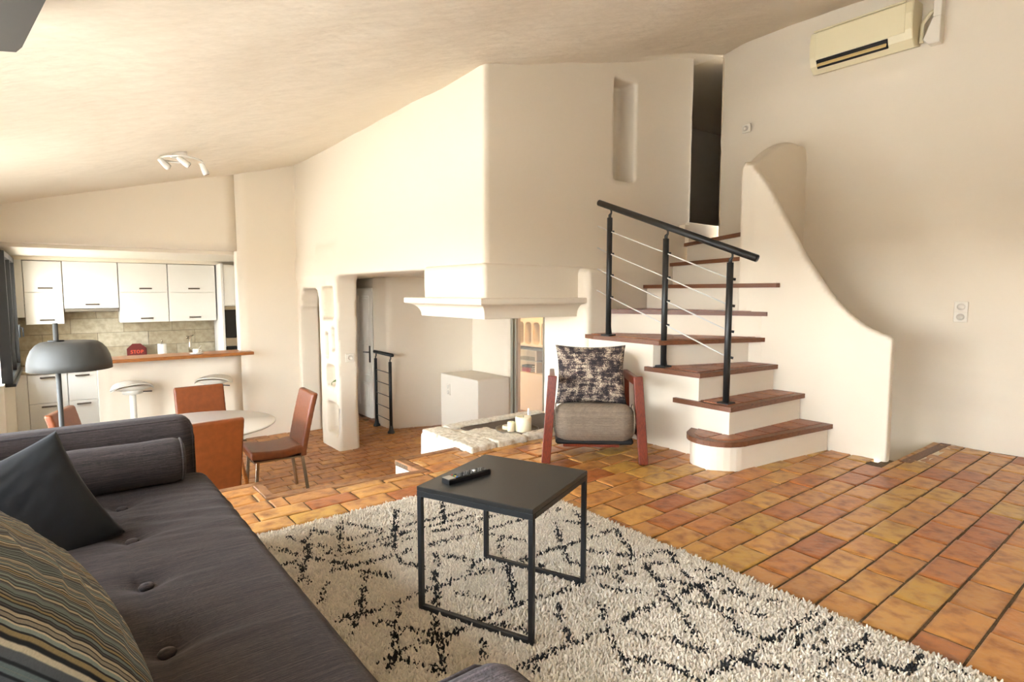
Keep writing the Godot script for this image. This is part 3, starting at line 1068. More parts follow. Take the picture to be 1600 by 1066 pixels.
# ---------------------------------------------------------------- passage under the chimney block
func build_hall():
	# low ceiling over the passage
	struct("ceiling_hall", boxlh(Vector3(2.6, 1.30, -8.9), Vector3(6.2, 1.42, -3.6), 0.0), M.plaster)
	# north wall of the passage with its rounded free end
	var nw := func(p: Vector3) -> float:
		var q := p - Vector3(0, 0, 0.36 * (p.x - 3.42))
		var a := rb(q, Vector3(3.42, -0.9, -7.45), Vector3(4.75, 1.45, -6.96), 0.06) * 0.93
		return a + 0.010 * plaster_wave(p)
	struct("wall_hall", surface_net(nw, Vector3(3.3, -0.95, -7.6), Vector3(4.85, 1.5, -6.35), 0.045), M.plaster, "white plaster wall at the back of the low passage")
	# east side of the passage, with the glazed sliding door
	var m := MB.new(true)
	wall_slab(m, Vector3(4.5, -0.9, -6.9), Vector3(4.65, 1.4, -5.70), 0, 0.006, 0.2)
	wall_slab(m, Vector3(4.5, -0.9, -4.85), Vector3(4.65, 1.4, -3.5), 0, 0.006, 0.2)
	wall_slab(m, Vector3(4.5, 0.98, -5.70), Vector3(4.65, 1.4, -4.85), 0, 0.006, 0.2)
	struct("wall_glazed", m, M.plaster)
	var sw := func(p: Vector3) -> float:
		return rb(p, Vector3(3.40, -0.9, -3.86), Vector3(3.70, 1.30, -3.30), 0.045) + 0.005 * plaster_wave(p)
	struct("wall_stair_end", surface_net(sw, Vector3(3.32, -0.95, -3.95), Vector3(3.78, 1.38, -3.22), 0.03), M.plaster)
	# sliding glass door: aluminium stiles, glass
	m = MB.new()
	m.box(Vector3(4.47, 0.13, -5.63), Vector3(0.05, 1.7, 0.035), 0.004)
	m.box(Vector3(4.485, 0.13, -5.58), Vector3(0.04, 1.7, 0.03), 0.004)
	m.box(Vector3(4.485, 0.13, -4.92), Vector3(0.04, 1.7, 0.05), 0.004)
	m.box(Vector3(4.485, 0.13, -5.06), Vector3(0.035, 1.7, 0.018), 0.004)
	m.box(Vector3(4.485, 0.96, -5.25), Vector3(0.04, 0.04, 0.75), 0.004)
	m.box(Vector3(4.485, LO + 0.02, -5.25), Vector3(0.04, 0.03, 0.75), 0.004)
	var d := struct("door_2", m, mat(Color(0.62, 0.60, 0.54), 0.4, 0.6), "glazed sliding door with slim aluminium stiles")
	part(d, "pane", boxlh(Vector3(4.482, LO + 0.03, -5.57), Vector3(4.488, 0.94, -4.94), 0.0), M.glass)
	# small room behind the glass with a niche shelf
	m = MB.new()
	m.box(Vector3(6.15, 0.3, -6.2), Vector3(0.1, 2.3, 3.4), 0.0)
	m.box(Vector3(5.4, 0.3, -7.85), Vector3(1.6, 2.3, 0.1), 0.0)
	m.box(Vector3(5.4, 0.3, -4.5), Vector3(1.6, 2.3, 0.1), 0.0)
	struct("wall_closet", m, M.plaster)
	struct("floor_closet", boxlh(Vector3(4.6, LO - 0.2, -7.9), Vector3(6.2, LO, -4.4), 0.0), M.tiles_low[0])
	var sh := thing("shelf_unit", "white plaster shelf unit with three rounded niches behind the glass door", "shelf", Vector3(5.6, LO, -6.6))
	# plaster panel with three arched openings
	var pn := func(p: Vector3) -> float:
		var q := rb(p, Vector3(0.0, 1.0, -0.55), Vector3(0.32, 1.46, 0.55), 0.01)
		for k in 6:
			var zc := -0.45 + k * 0.185
			q = maxf(q, -rb(p, Vector3(-0.2, 1.04, zc - 0.072), Vector3(0.28, 1.37, zc + 0.072), 0.055))
		return q
	part(sh, "niche_panel", surface_net(pn, Vector3(-0.06, 0.94, -0.62), Vector3(0.4, 1.52, 0.62), 0.022), M.plaster)
	part(sh, "black_shelf", boxlh(Vector3(-0.04, 0.955, -0.6), Vector3(0.36, 0.99, 0.6), 0.003), M.black, "black shelf board")
	part(sh, "counter", boxlh(Vector3(-0.02, 0.0, -0.75), Vector3(0.5, 0.60, 0.75), 0.01), M.plaster)
	part(sh, "divider", boxlh(Vector3(0.05, 0.60, 0.02), Vector3(0.36, 0.955, 0.06), 0.003), M.plaster)
	part(sh, "glass_shelf", boxlh(Vector3(0.03, 0.78, -0.6), Vector3(0.36, 0.788, 0.6), 0.001), mat(Color(0.45, 0.5, 0.45), 0.2))
	part(sh, "back", boxlh(Vector3(0.36, 0.6, -0.7), Vector3(0.42, 1.0, 0.7), 0.0), M.plaster)
	var cols := [Color(0.60, 0.10, 0.10), Color(0.52, 0.05, 0.07), Color(0.07, 0.07, 0.07)]
	var names := ["dark red book lying lowest in the small pile behind the glass door", "crimson book in the middle of the small pile behind the glass door", "black book on top of the small pile behind the glass door"]
	for k in 3:
		var bk := thing("book", names[k], "book", Vector3(5.72, LO + 0.60 + k * 0.034, -6.78), 0.1 * k)
		part(bk, "cover", bxm(Vector3(0, 0.0165, 0), Vector3(0.15, 0.033, 0.2), 0.002), mat(cols[k], 0.5))
		part(bk, "pages", bxm(Vector3(0.003, 0.0165, 0.003), Vector3(0.149, 0.024, 0.196), 0.0), M.paper)
	# warm ceiling lamp in that room
	var cl := thing("ceiling_lamp", "warm glowing ceiling lamp in the small room behind the glass door", "lamp", Vector3(5.35, 1.29, -6.1))
	m = MB.new(true)
	m.lathe([Vector2(0.0, -0.05), Vector2(0.07, -0.045), Vector2(0.1, -0.02), Vector2(0.105, 0.0), Vector2(0.0, 0.0)], 24)
	var glow := mat(Color(1.0, 0.9, 0.7), 0.6)
	glow.emission_enabled = true
	glow.emission = Color(1.0, 0.78, 0.42)
	glow.emission_energy_multiplier = 1.6
	part(cl, "lamp_shade", m, glow)
	var ol := OmniLight3D.new()
	ol.name = "lamp_light"
	ol.position = Vector3(0, -0.10, 0)
	ol.light_color = Color(1.0, 0.80, 0.52)
	ol.light_energy = 0.5
	ol.light_size = 0.08
	ol.omni_range = 6.0
	ol.omni_attenuation = 2.0
	ol.shadow_enabled = true
	cl.add_child(ol)
	# low white block by the sliding door
	m = MB.new()
	m.box(Vector3(0.245, 0.375, -0.43), Vector3(0.49, 0.75, 0.86), 0.008)
	var bl := thing("storage_block", "low white box-shaped cupboard behind the hearth", "cupboard", Vector3(3.98, LO, -5.70))
	part(bl, "body", m, M.trim)
	socket("wall_socket", "double white socket on the west side of the low white cupboard", Vector3(3.978, -0.165, -6.36), -PI / 2.0, 2)
	# passage north of the column, with the open panelled door
	m = MB.new(true)
	wall_slab(m, Vector3(3.62, -0.9, -8.8), Vector3(3.75, 1.45, -7.3), 0, 0.004, 0.3)
	wall_slab(m, Vector3(2.7, -0.9, -8.85), Vector3(3.75, 1.45, -8.7), 2, 0.004, 0.3)
	struct("wall_passage_north", m, M.plaster)
	m = MB.new()
	m.box(Vector3(3.515, 0.222, -7.99), Vector3(0.04, 1.875, 0.78), 0.004)
	var dr := struct("door_1", m, M.trim, "cream panelled wooden door standing open")
	for pz in [-8.16, -7.82]:
		for py in [[-0.55, -0.2], [-0.1, 0.25], [0.35, 1.05]]:
			var pm := MB.new()
			var pc := Vector3(3.492, (py[0] + py[1]) / 2.0, pz)
			var ps := Vector3(0.012, py[1] - py[0], 0.25)
			pm.box(pc, ps, 0.005)
			pm.box(pc - Vector3(0.004, 0, 0), ps - Vector3(0, 0.07, 0.07), 0.006)
			part(dr, "panel", pm, M.trim)
	m = MB.new(true)
	m.box(Vector3(3.486, 0.22, -7.68), Vector3(0.012, 0.24, 0.035), 0.003)
	m.tube([Vector3(3.49, 0.25, -7.68), Vector3(3.45, 0.25, -7.68), Vector3(3.446, 0.25, -7.70), Vector3(3.446, 0.245, -7.80)], 0.008, 8)
	part(dr, "door_handle", m, mat(Color(0.3, 0.27, 0.23), 0.35, 0.8), "dark metal lever handle")
	part(dr, "frame_edge", bxm(Vector3(3.56, 0.25, -7.58), Vector3(0.05, 1.93, 0.016), 0.002), M.dark)
	# short railing guarding the steps that go down there
	var rl := thing("passage_railing", "short black cable railing beside the open panelled door", "railing", Vector3(3.33, LO, -6.73))
	var p1 := Vector3(0.0, 0, -0.0)
	var p2 := Vector3(0.035, 0, -0.50)
	for p in [p1, p2]:
		m = MB.new(true)
		m.tube([p, p + Vector3(0, 0.93, 0)], 0.021, 14)
		var po := part(rl, "post", m, M.iron)
		m = MB.new(true)
		m.lathe([Vector2(0.0, 0.0), Vector2(0.048, 0.0), Vector2(0.046, 0.02), Vector2(0.03, 0.04), Vector2(0.021, 0.10), Vector2(0.0, 0.10)], 16, Transform3D(Basis(), p))
		part(po, "foot", m, M.iron)
		m = MB.new(true)
		m.tube([p + Vector3(0, 0.92, 0), p + Vector3(0, 0.955, 0), p + Vector3(0.0, 0.97, 0.02), p + Vector3(0, 1.01, 0.02)], 0.008, 8)
		part(po, "bracket", m, M.iron)
	m = MB.new(true)
	m.tube([p1 + Vector3(0, 1.02, 0.07), p2 + Vector3(0, 1.02, -0.03)], 0.022, 14)
	part(rl, "handrail", m, M.iron)
	for k in 5:
		m = MB.new(true)
		var y := 0.16 + k * 0.155
		m.tube([p1 + Vector3(0, y, 0), p2 + Vector3(0, y, 0)], 0.0045, 6)
		m.tube([p1 + Vector3(-0.01, y, 0.025), p1 + Vector3(0.0, y, 0.0)], 0.01, 6)
		part(rl, "cable", m, M.iron)
	part(rl, "kerb", bxm(Vector3(0.10, 0.02, -0.70), Vector3(0.09, 0.04, 0.22), 0.006), M.woodnose, "dark wooden step edge")
	# leaf of a plant in the fourth niche of the column
	var lf := thing("plant_leaf", "single green plant leaf lying in a niche of the white column", "leaf", Vector3(2.53, 0.03, -6.5))
	m = MB.new(true)
	var lg := func(u: float, v: float) -> Vector3:
		var w := 0.022 * sin(PI * clampf(u * 0.96 + 0.03, 0.0, 1.0))
		return Vector3(-0.03 + u * 0.06, 0.012 + u * 0.075 - 0.02 * u * u + 0.006 * absf(v - 0.5), -0.07 + u * 0.13) + Vector3(0.3, 0.6, 0) * w * (v - 0.5) * 2.0
	m.grid(10, 4, lg)
	part(lf, "blade", m, M.leaf)
	m = MB.new(true)
	m.tube([Vector3(-0.03, -0.018, -0.075), Vector3(-0.03, 0.014, -0.07)], 0.004, 6)
	part(lf, "stem", m, M.leaf)

func socket(called: String, label: String, at: Vector3, turn: float, gangs: int, upright := true, w := 0.082):
	var o := thing(called, label, "socket", at, turn)
	for g in gangs:
		var y := (g - (gangs - 1) / 2.0) * w * 0.88
		var m := MB.new()
		m.box(Vector3(0, y, 0.004), Vector3(w, w * 0.9, 0.010), 0.003)
		var pl := part(o, "plate", m, M.trim)
		m = MB.new(true)
		m.lathe([Vector2(0.0, 0.0), Vector2(w * 0.3, 0.0), Vector2(w * 0.3, 0.006), Vector2(w * 0.26, 0.006), Vector2(w * 0.25, 0.001), Vector2(0.0, 0.001)], 20, Transform3D(Basis(Vector3.RIGHT, PI / 2.0), Vector3(0, y, 0.0095)))
		part(pl, "ring", m, mat(Color(0.86, 0.83, 0.77), 0.5))

# ---------------------------------------------------------------- kitchen
func build_kitchen():
	# dividing wall: lintel, pier at the right, bar wall
	var m := MB.new(true)
	wall_slab(m, Vector3(-1.2, 1.60, ZK - 0.16), Vector3(1.76, 2.9, ZK), 2, 0.016, 0.13)
	wall_slab(m, Vector3(1.76, -0.9, ZK - 0.16), Vector3(3.0, 2.95, ZK), 2, 0.016, 0.13)
	wall_slab(m, Vector3(0.32, -0.9, ZK - 0.14), Vector3(1.76, 0.352, ZK), 2, 0.016, 0.13)
	struct("wall_north", m, M.plaster, "white plaster wall with the serving opening to the kitchen")
	struct("ceiling_kitchen", boxlh(Vector3(-0.7, 1.56, -10.1), Vector3(3.0, 1.64, ZK - 0.15), 0.0), M.plaster)
	# kitchen walls
	m = MB.new()
	m.box(Vector3(1.2, 0.4, -10.03), Vector3(3.8, 2.6, 0.16), 0.0)
	var kb := struct("wall_kitchen", m, M.plaster)
	m = MB.new()
	m.box(Vector3(2.75, 0.4, -8.9), Vector3(0.1, 2.6, 2.4), 0.0)
	struct("wall_kitchen_east", m, M.plaster)
	part(kb, "joint_bed", boxlh(Vector3(-0.44, 0.12, -9.952), Vector3(1.98, 0.94, -9.942), 0.0), mat(Color(0.45, 0.41, 0.34), 0.9))
	# stone splashback, slab by slab
	var rows := [[0.13, 0.33, 0.20], [0.33, 0.532, -0.16], [0.532, 0.734, 0.148], [0.734, 0.936, -0.165]]
	for r in rows.size():
		var x: float = rows[r][2] - 0.605
		var k := 0
		while x < 1.98:
			var xa := maxf(x, -0.44)
			var xb := minf(x + 0.605, 1.98)
			if xb - xa > 0.03:
				part(kb, "tile", boxlh(Vector3(xa + 0.0025, rows[r][0] + 0.0025, -9.95), Vector3(xb - 0.0025, rows[r][1] - 0.0025, -9.935), 0.002), M.greystone if (k + r) % 3 else M.greystone2)
			x += 0.605
			k += 1
	# west wall of the kitchen with the anthracite window
	m = MB.new()
	var wx0 := -0.64
	var wx1 := -0.44
	m.box(Vector3((wx0 + wx1) / 2, -0.36, -8.75), Vector3(0.2, 1.08, 2.5), 0.0)
	m.box(Vector3((wx0 + wx1) / 2, 1.58, -8.75), Vector3(0.2, 0.12, 2.5), 0.0)
	m.box(Vector3((wx0 + wx1) / 2, 0.4, -9.72), Vector3(0.2, 2.4, 0.6), 0.0)
	m.box(Vector3(-0.85, 0.5, ZK - 0.08), Vector3(0.5, 2.6, 0.16), 0.0)
	struct("wall_kitchen_west", m, M.plaster)
	m = MB.new()
	var fz0 := -9.42
	var fz1 := ZK - 0.1
	for z in [fz0 + 0.035, (fz0 + fz1) / 2.0, fz1 - 0.03]:
		m.box(Vector3(-0.42, 0.85, z), Vector3(0.09, 1.34, 0.06), 0.004)
	for y in [0.20, 1.49]:
		m.box(Vector3(-0.42, y, (fz0 + fz1) / 2.0), Vector3(0.088, 0.06, fz1 - fz0), 0.004)
	var w := struct("window_1", m, M.frame, "anthracite framed kitchen window")
	for s in [[fz0 + 0.065, (fz0 + fz1) / 2.0 - 0.03], [(fz0 + fz1) / 2.0 + 0.03, fz1 - 0.06]]:
		m = MB.new()
		for z in [s[0] + 0.03, s[1] - 0.03]:
			m.box(Vector3(-0.445, 0.845, z), Vector3(0.05, 1.23, 0.05), 0.004)
		for y in [0.26, 1.43]:
			m.box(Vector3(-0.445, y, (s[0] + s[1]) / 2.0), Vector3(0.048, 0.05, s[1] - s[0]), 0.004)
		var sash := part(w, "sash", m, M.frame)
		part(sash, "pane", boxlh(Vector3(-0.452, 0.27, s[0] + 0.04), Vector3(-0.446, 1.42, s[1] - 0.04), 0.0), M.glass)
	m = MB.new(true)
	m.box(Vector3(-0.365, 0.62, fz0 + 0.05), Vector3(0.02, 0.16, 0.03), 0.003)
	m.tube([Vector3(-0.36, 0.66, fz0 + 0.05), Vector3(-0.33, 0.66, fz0 + 0.05), Vector3(-0.33, 0.55, fz0 + 0.05)], 0.008, 8)
	part(w, "window_handle", m, M.frame)
	part(w, "window_sill", boxlh(Vector3(-0.5, 0.14, fz0), Vector3(-0.355, 0.17, fz1), 0.004), M.frame)
	struct("trim_9", boxlh(Vector3(-0.44, 1.512, -9.94), Vector3(2.68, 1.56, -9.605), 0.0), M.plaster)
	# wall cupboards
	var cup := func(label: String, x0: float, x1: float, y0: float, y1: float, doors: Array, filler := 0.0):
		var c := thing("wall_cupboard", label, "cupboard", Vector3((x0 + x1) / 2.0, y0, -9.6), 0.0, "white wall cupboards over the splashback")
		var hw := (x1 - x0) / 2.0
		part(c, "body", boxlh(Vector3(-hw, 0, -0.33), Vector3(hw, y1 - y0, -0.02), 0.002), M.white)
		for dd in doors:
			var dm := boxlh(Vector3(-hw + 0.003, dd[0] - y0 + 0.003, -0.018), Vector3(hw - 0.003, dd[1] - y0 - 0.003, 0.0), 0.003)
			var dp := part(c, "door", dm, M.white)
			var hx: float = dd[2]
			part(dp, "handle", bxm(Vector3(hx, dd[0] - y0 + 0.055, 0.012), Vector3(0.15, 0.018, 0.022), 0.003), M.handle, "slim bronze bar handle")
	cup.call("narrow white wall cupboard with two flap doors next to the kitchen window", -0.305, 0.086, 0.686, 1.505, [[0.686, 1.10, 0.02], [1.10, 1.505, 0.02]])
	cup.call("white wall cupboard with one tall flap door over the extractor hood", 0.092, 0.692, 0.885, 1.51, [[0.885, 1.51, 0.0]])
	cup.call("white wall cupboard with two flap doors between the hood cupboard and the last one", 0.698, 1.283, 0.68, 1.508, [[0.68, 1.10, 0.02], [1.10, 1.508, 0.02]])
	cup.call("white wall cupboard with two flap doors beside the tall oven unit", 1.288, 1.905, 0.68, 1.505, [[0.68, 1.10, 0.02], [1.10, 1.505, 0.02]])
	var ho := thing("extractor_hood", "flat steel extractor hood under the tall flap cupboard", "extractor hood", Vector3(0.392, 0.845, -9.75))
	part(ho, "housing", bxm(Vector3(0, 0.018, 0), Vector3(0.59, 0.036, 0.30), 0.003), mat(Color(0.55, 0.52, 0.47), 0.4, 0.6))
	part(ho, "grease_filter", bxm(Vector3(0, -0.003, 0), Vector3(0.5, 0.006, 0.22), 0.001), M.handle)
	struct("trim_7", boxlh(Vector3(-0.44, 0.78, -9.64), Vector3(-0.31, 1.56, -9.61), 0.002), M.white)
	# tall oven unit
	var ov := thing("oven_unit", "tall white kitchen unit with built-in oven right of the wall cupboards", "oven unit", Vector3(2.31, LO, -9.32))
	var om := MB.new()
	om.box(Vector3(-0.37, 1.12, -0.28), Vector3(0.035, 2.24, 0.58), 0.003)
	om.box(Vector3(0.37, 1.12, -0.28), Vector3(0.035, 2.24, 0.58), 0.003)
	om.box(Vector3(0, 1.9, -0.3), Vector3(0.70, 0.66, 0.52), 0.0)
	om.box(Vector3(0, 0.45, -0.3), Vector3(0.70, 0.9, 0.52), 0.0)
	om.box(Vector3(0, 1.2, -0.5), Vector3(0.70, 0.8, 0.05), 0.0)
	part(ov, "carcass", om, M.white)
	part(ov, "door", boxlh(Vector3(-0.348, 1.625, -0.02), Vector3(0.348, 2.22, 0.0), 0.003), M.white)
	part(ov, "microwave", boxlh(Vector3(-0.348, 1.15, -0.05), Vector3(0.348, 1.56, -0.004), 0.003), M.ovenglass, "black glass microwave front")
	part(ov, "control_panel", boxlh(Vector3(-0.348, 1.56, -0.05), Vector3(0.348, 1.615, 0.0), 0.003), M.chrome)
	part(ov, "oven_fascia", boxlh(Vector3(-0.348, 1.02, -0.05), Vector3(0.348, 1.145, 0.0), 0.003), M.chrome, "steel oven fascia")
	part(ov, "oven_door", boxlh(Vector3(-0.348, 0.55, -0.05), Vector3(0.348, 1.01, 0.0), 0.003), M.ovenglass)
	part(ov, "oven_handle", boxlh(Vector3(-0.3, 0.93, 0.0), Vector3(0.3, 0.955, 0.035), 0.004), M.chrome)
	# base cupboards with drawers
	for k in 3:
		var x0: float = [-0.32, 0.075, 0.385][k]
		var x1: float = [0.072, 0.382, 0.98][k]
		var lb: String = ["white drawer unit next to the wall under the kitchen window", "narrow white drawer unit next to the end of the bar wall", "wide white drawer unit hidden behind the bar wall"][k]
		var bc := thing("drawer_unit", lb, "drawer unit", Vector3((x0 + x1) / 2.0, LO, -9.25), 0.0, "white kitchen drawer units")
		var hw := (x1 - x0) / 2.0
		part(bc, "body", boxlh(Vector3(-hw, 0.08, -0.6), Vector3(hw, 0.80, -0.02), 0.002), M.white)
		part(bc, "plinth", boxlh(Vector3(-hw, 0.0, -0.55), Vector3(hw, 0.08, -0.06), 0.0), M.white)
		for dd in [[0.09, 0.425], [0.43, 0.795]]:
			var dp := part(bc, "drawer", boxlh(Vector3(-hw + 0.002, dd[0], -0.02), Vector3(hw - 0.002, dd[1], 0.0), 0.003), M.white)
			part(dp, "handle", bxm(Vector3(0.0, dd[1] - 0.04, 0.012), Vector3(0.15, 0.018, 0.022), 0.003), M.handle, "slim bronze bar handle")
	struct("trim_8", boxlh(Vector3(-0.44, LO, -9.29), Vector3(-0.322, 0.08, -9.26), 0.002), M.white)
	var wt := thing("worktop", "grey stone kitchen worktop along the splashback", "worktop", Vector3(0.76, 0.085, -9.6))
	part(wt, "slab", boxlh(Vector3(-1.2, 0.0, -0.335), Vector3(1.16, 0.04, 0.37), 0.004), M.greystone)
	# bar top
	var bar := thing("bar_counter", "honey coloured wooden bar top on the white bar wall", "counter", Vector3(1.1, 0.352, -7.52))
	m = MB.new()
	m.prism([Vector2(-0.78, -0.24), Vector2(0.66, -0.24), Vector2(0.66, 0.02), Vector2(0.75, 0.03), Vector2(0.75, 0.17), Vector2(-0.78, 0.17)], 0.0, 0.036, 0.004)
	part(bar, "board", m, M.barwood)
	# things on the worktop and bar
	var sg := thing("stop_sign", "dark red octagonal stop plate leaning on the splashback", "sign", Vector3(0.885, 0.126, -9.80))
	var oc := []
	for k in 8:
		var a := PI / 8.0 + k * PI / 4.0
		oc.append(Vector2(cos(a), sin(a)) * 0.13)
	m = MB.new()
	var tilt := Transform3D(Basis(Vector3.RIGHT, PI / 2.0 - 0.12), Vector3(0, 0.121, 0))
	m.prism(oc, 0.0, 0.02, 0.004, tilt)
	part(sg, "plate", m, M.redsign)
	var tm := TextMesh.new()
	var fnt := SystemFont.new()
	fnt.font_names = PackedStringArray(["Droid Sans"])
	fnt.font_weight = 700
	tm.font = fnt
	tm.text = "STOP"
	tm.font_size = 48
	tm.pixel_size = 0.0014
	tm.depth = 0.006
	var tx := part(sg, "lettering", tm, M.signtext, "orange-red letters STOP")
	tx.position = Vector3(0, 0.125, 0.0225)
	tx.rotation.x = -0.12
	var kr := thing("kitchen_roll", "white kitchen roll on a metal stand by the splashback", "kitchen roll", Vector3(1.175, 0.126, -9.6))
	m = MB.new(true)
	m.lathe([Vector2(0.02, 0.012), Vector2(0.055, 0.012), Vector2(0.056, 0.016), Vector2(0.056, 0.232), Vector2(0.055, 0.236), Vector2(0.02, 0.236)], 28)
	part(kr, "roll", m, M.paper)
	m = MB.new(true)
	m.lathe([Vector2(0.0, 0.0), Vector2(0.07, 0.0), Vector2(0.068, 0.011), Vector2(0.009, 0.012), Vector2(0.008, 0.265), Vector2(0.013, 0.275), Vector2(0.008, 0.29), Vector2(0.0, 0.292)], 20)
	part(kr, "stand", m, M.chrome)
	var fc := thing("tap", "chrome kitchen tap in front of the splashback", "tap", Vector3(1.535, 0.126, -9.62))
	m = MB.new(true)
	m.tube([Vector3(0, 0, 0), Vector3(0, 0.33, 0)], 0.022, 12)
	part(fc, "body", m, M.chrome)
	m = MB.new(true)
	m.tube([Vector3(0, 0.28, 0), Vector3(-0.02, 0.325, 0.03), Vector3(-0.045, 0.33, 0.09), Vector3(-0.05, 0.31, 0.12)], 0.013, 10)
	part(fc, "spout", m, M.chrome)
	m = MB.new(true)
	m.tube([Vector3(0, 0.32, 0), Vector3(0.05, 0.345, -0.01)], 0.008, 8)
	part(fc, "lever", m, M.chrome)
	var su := thing("saucer", "white saucer under the cup on the wooden bar top", "saucer", Vector3(1.253, 0.388, -7.48))
	m = MB.new(true)
	m.lathe([Vector2(0.0, 0.0), Vector2(0.04, 0.0), Vector2(0.075, 0.012), Vector2(0.074, 0.014), Vector2(0.04, 0.005), Vector2(0.0, 0.005)], 28)
	part(su, "dish", m, M.gloss)
	var cu := thing("cup", "small white coffee cup on its saucer on the bar top", "cup", Vector3(1.253, 0.3935, -7.48))
	m = MB.new(true)
	m.lathe([Vector2(0.0, 0.0), Vector2(0.022, 0.0), Vector2(0.03, 0.012), Vector2(0.035, 0.052), Vector2(0.033, 0.053), Vector2(0.027, 0.014), Vector2(0.0, 0.006)], 24)
	part(cu, "bowl", m, M.gloss)
	m = MB.new(true)
	m.tube([Vector3(0.033, 0.042, 0), Vector3(0.05, 0.04, 0), Vector3(0.05, 0.02, 0), Vector3(0.032, 0.015, 0)], 0.004, 8)
	part(cu, "handle", m, M.gloss)
	var sp := thing("teaspoon", "small teaspoon leaning in the white coffee cup", "spoon", Vector3(1.253, 0.40, -7.48))
	m = MB.new(true)
	m.tube([Vector3(-0.01, 0.006, 0), Vector3(0.05, 0.078, 0.0)], 0.0028, 6)
	part(sp, "stem", m, M.stool)
	m = MB.new(true)
	m.lathe([Vector2(0.0, 0.0), Vector2(0.009, 0.003), Vector2(0.0, 0.006)], 12, Transform3D(Basis(), Vector3(0.052, 0.077, 0)))
	part(sp, "tip", m, M.stool)
	# bar stools
	for k in 2:
		var px: float = [0.60, 1.385][k]
		var pz: float = [-7.3, -7.28][k]
		var so := thing("bar_stool", ["white bar stool with saddle seat standing nearer the open end of the bar", "white bar stool with saddle seat behind the leather dining chair"][k], "bar stool", Vector3(px, LO, pz), 0.15 - 0.6 * k, "white bar stools at the bar")
		m = MB.new(true)
		var sf := func(u: float, v: float) -> Vector3:
			var a := u * TAU
			var r := v * (0.19 + 0.012 * cos(a * 2.0))
			var x := r * cos(a)
			var z := r * sin(a) * 0.86
			return Vector3(x, 0.868 - 0.2 * z * z - 1.1 * x * x - 7.0 * pow(maxf(absf(x) - 0.13, 0.0), 2.0), z)
		m.grid(36, 10, sf, false, false)
		var sb := func(u: float, v: float) -> Vector3:
			var p: Vector3 = sf.call(u, v)
			return Vector3(p.x * 0.985, lerpf(0.772, p.y - 0.012, pow(v, 4.0)), p.z * 0.985)
		m.grid(36, 10, sb, false, true)
		m.grid(36, 1, func(u, v): return (sb.call(u, 1.0) as Vector3).lerp(sf.call(u, 1.0), v))
		part(so, "seat", m, M.stool)
		m = MB.new(true)
		m.lathe([Vector2(0.0, 0.738), Vector2(0.08, 0.738), Vector2(0.095, 0.745), Vector2(0.095, 0.765), Vector2(0.11, 0.78), Vector2(0.0, 0.78)], 28)
		part(so, "seat_ring", m, M.stool)
		m = MB.new(true)
		m.lathe([Vector2(0.0, 0.0), Vector2(0.205, 0.0), Vector2(0.205, 0.008), Vector2(0.19, 0.014), Vector2(0.06, 0.03), Vector2(0.034, 0.06), Vector2(0.032, 0.42), Vector2(0.03, 0.74), Vector2(0.0, 0.74)], 32)
		part(so, "column", m, M.stool)
		m = MB.new(true)
		m.tube([Vector3(0.09, 0.756, 0.02), Vector3(0.175, 0.75, 0.03)], 0.006, 8)
		part(so, "lever", m, M.iron)
		m = MB.new(true)
		m.tube([Vector3(0, 0.3, 0.03), Vector3(0.1, 0.3, 0.08), Vector3(0.12, 0.3, 0.14), Vector3(0.0, 0.3, 0.19), Vector3(-0.12, 0.3, 0.14), Vector3(-0.1, 0.3, 0.08), Vector3(0, 0.3, 0.03)], 0.009, 8)
		part(so, "footrest", m, M.stool)

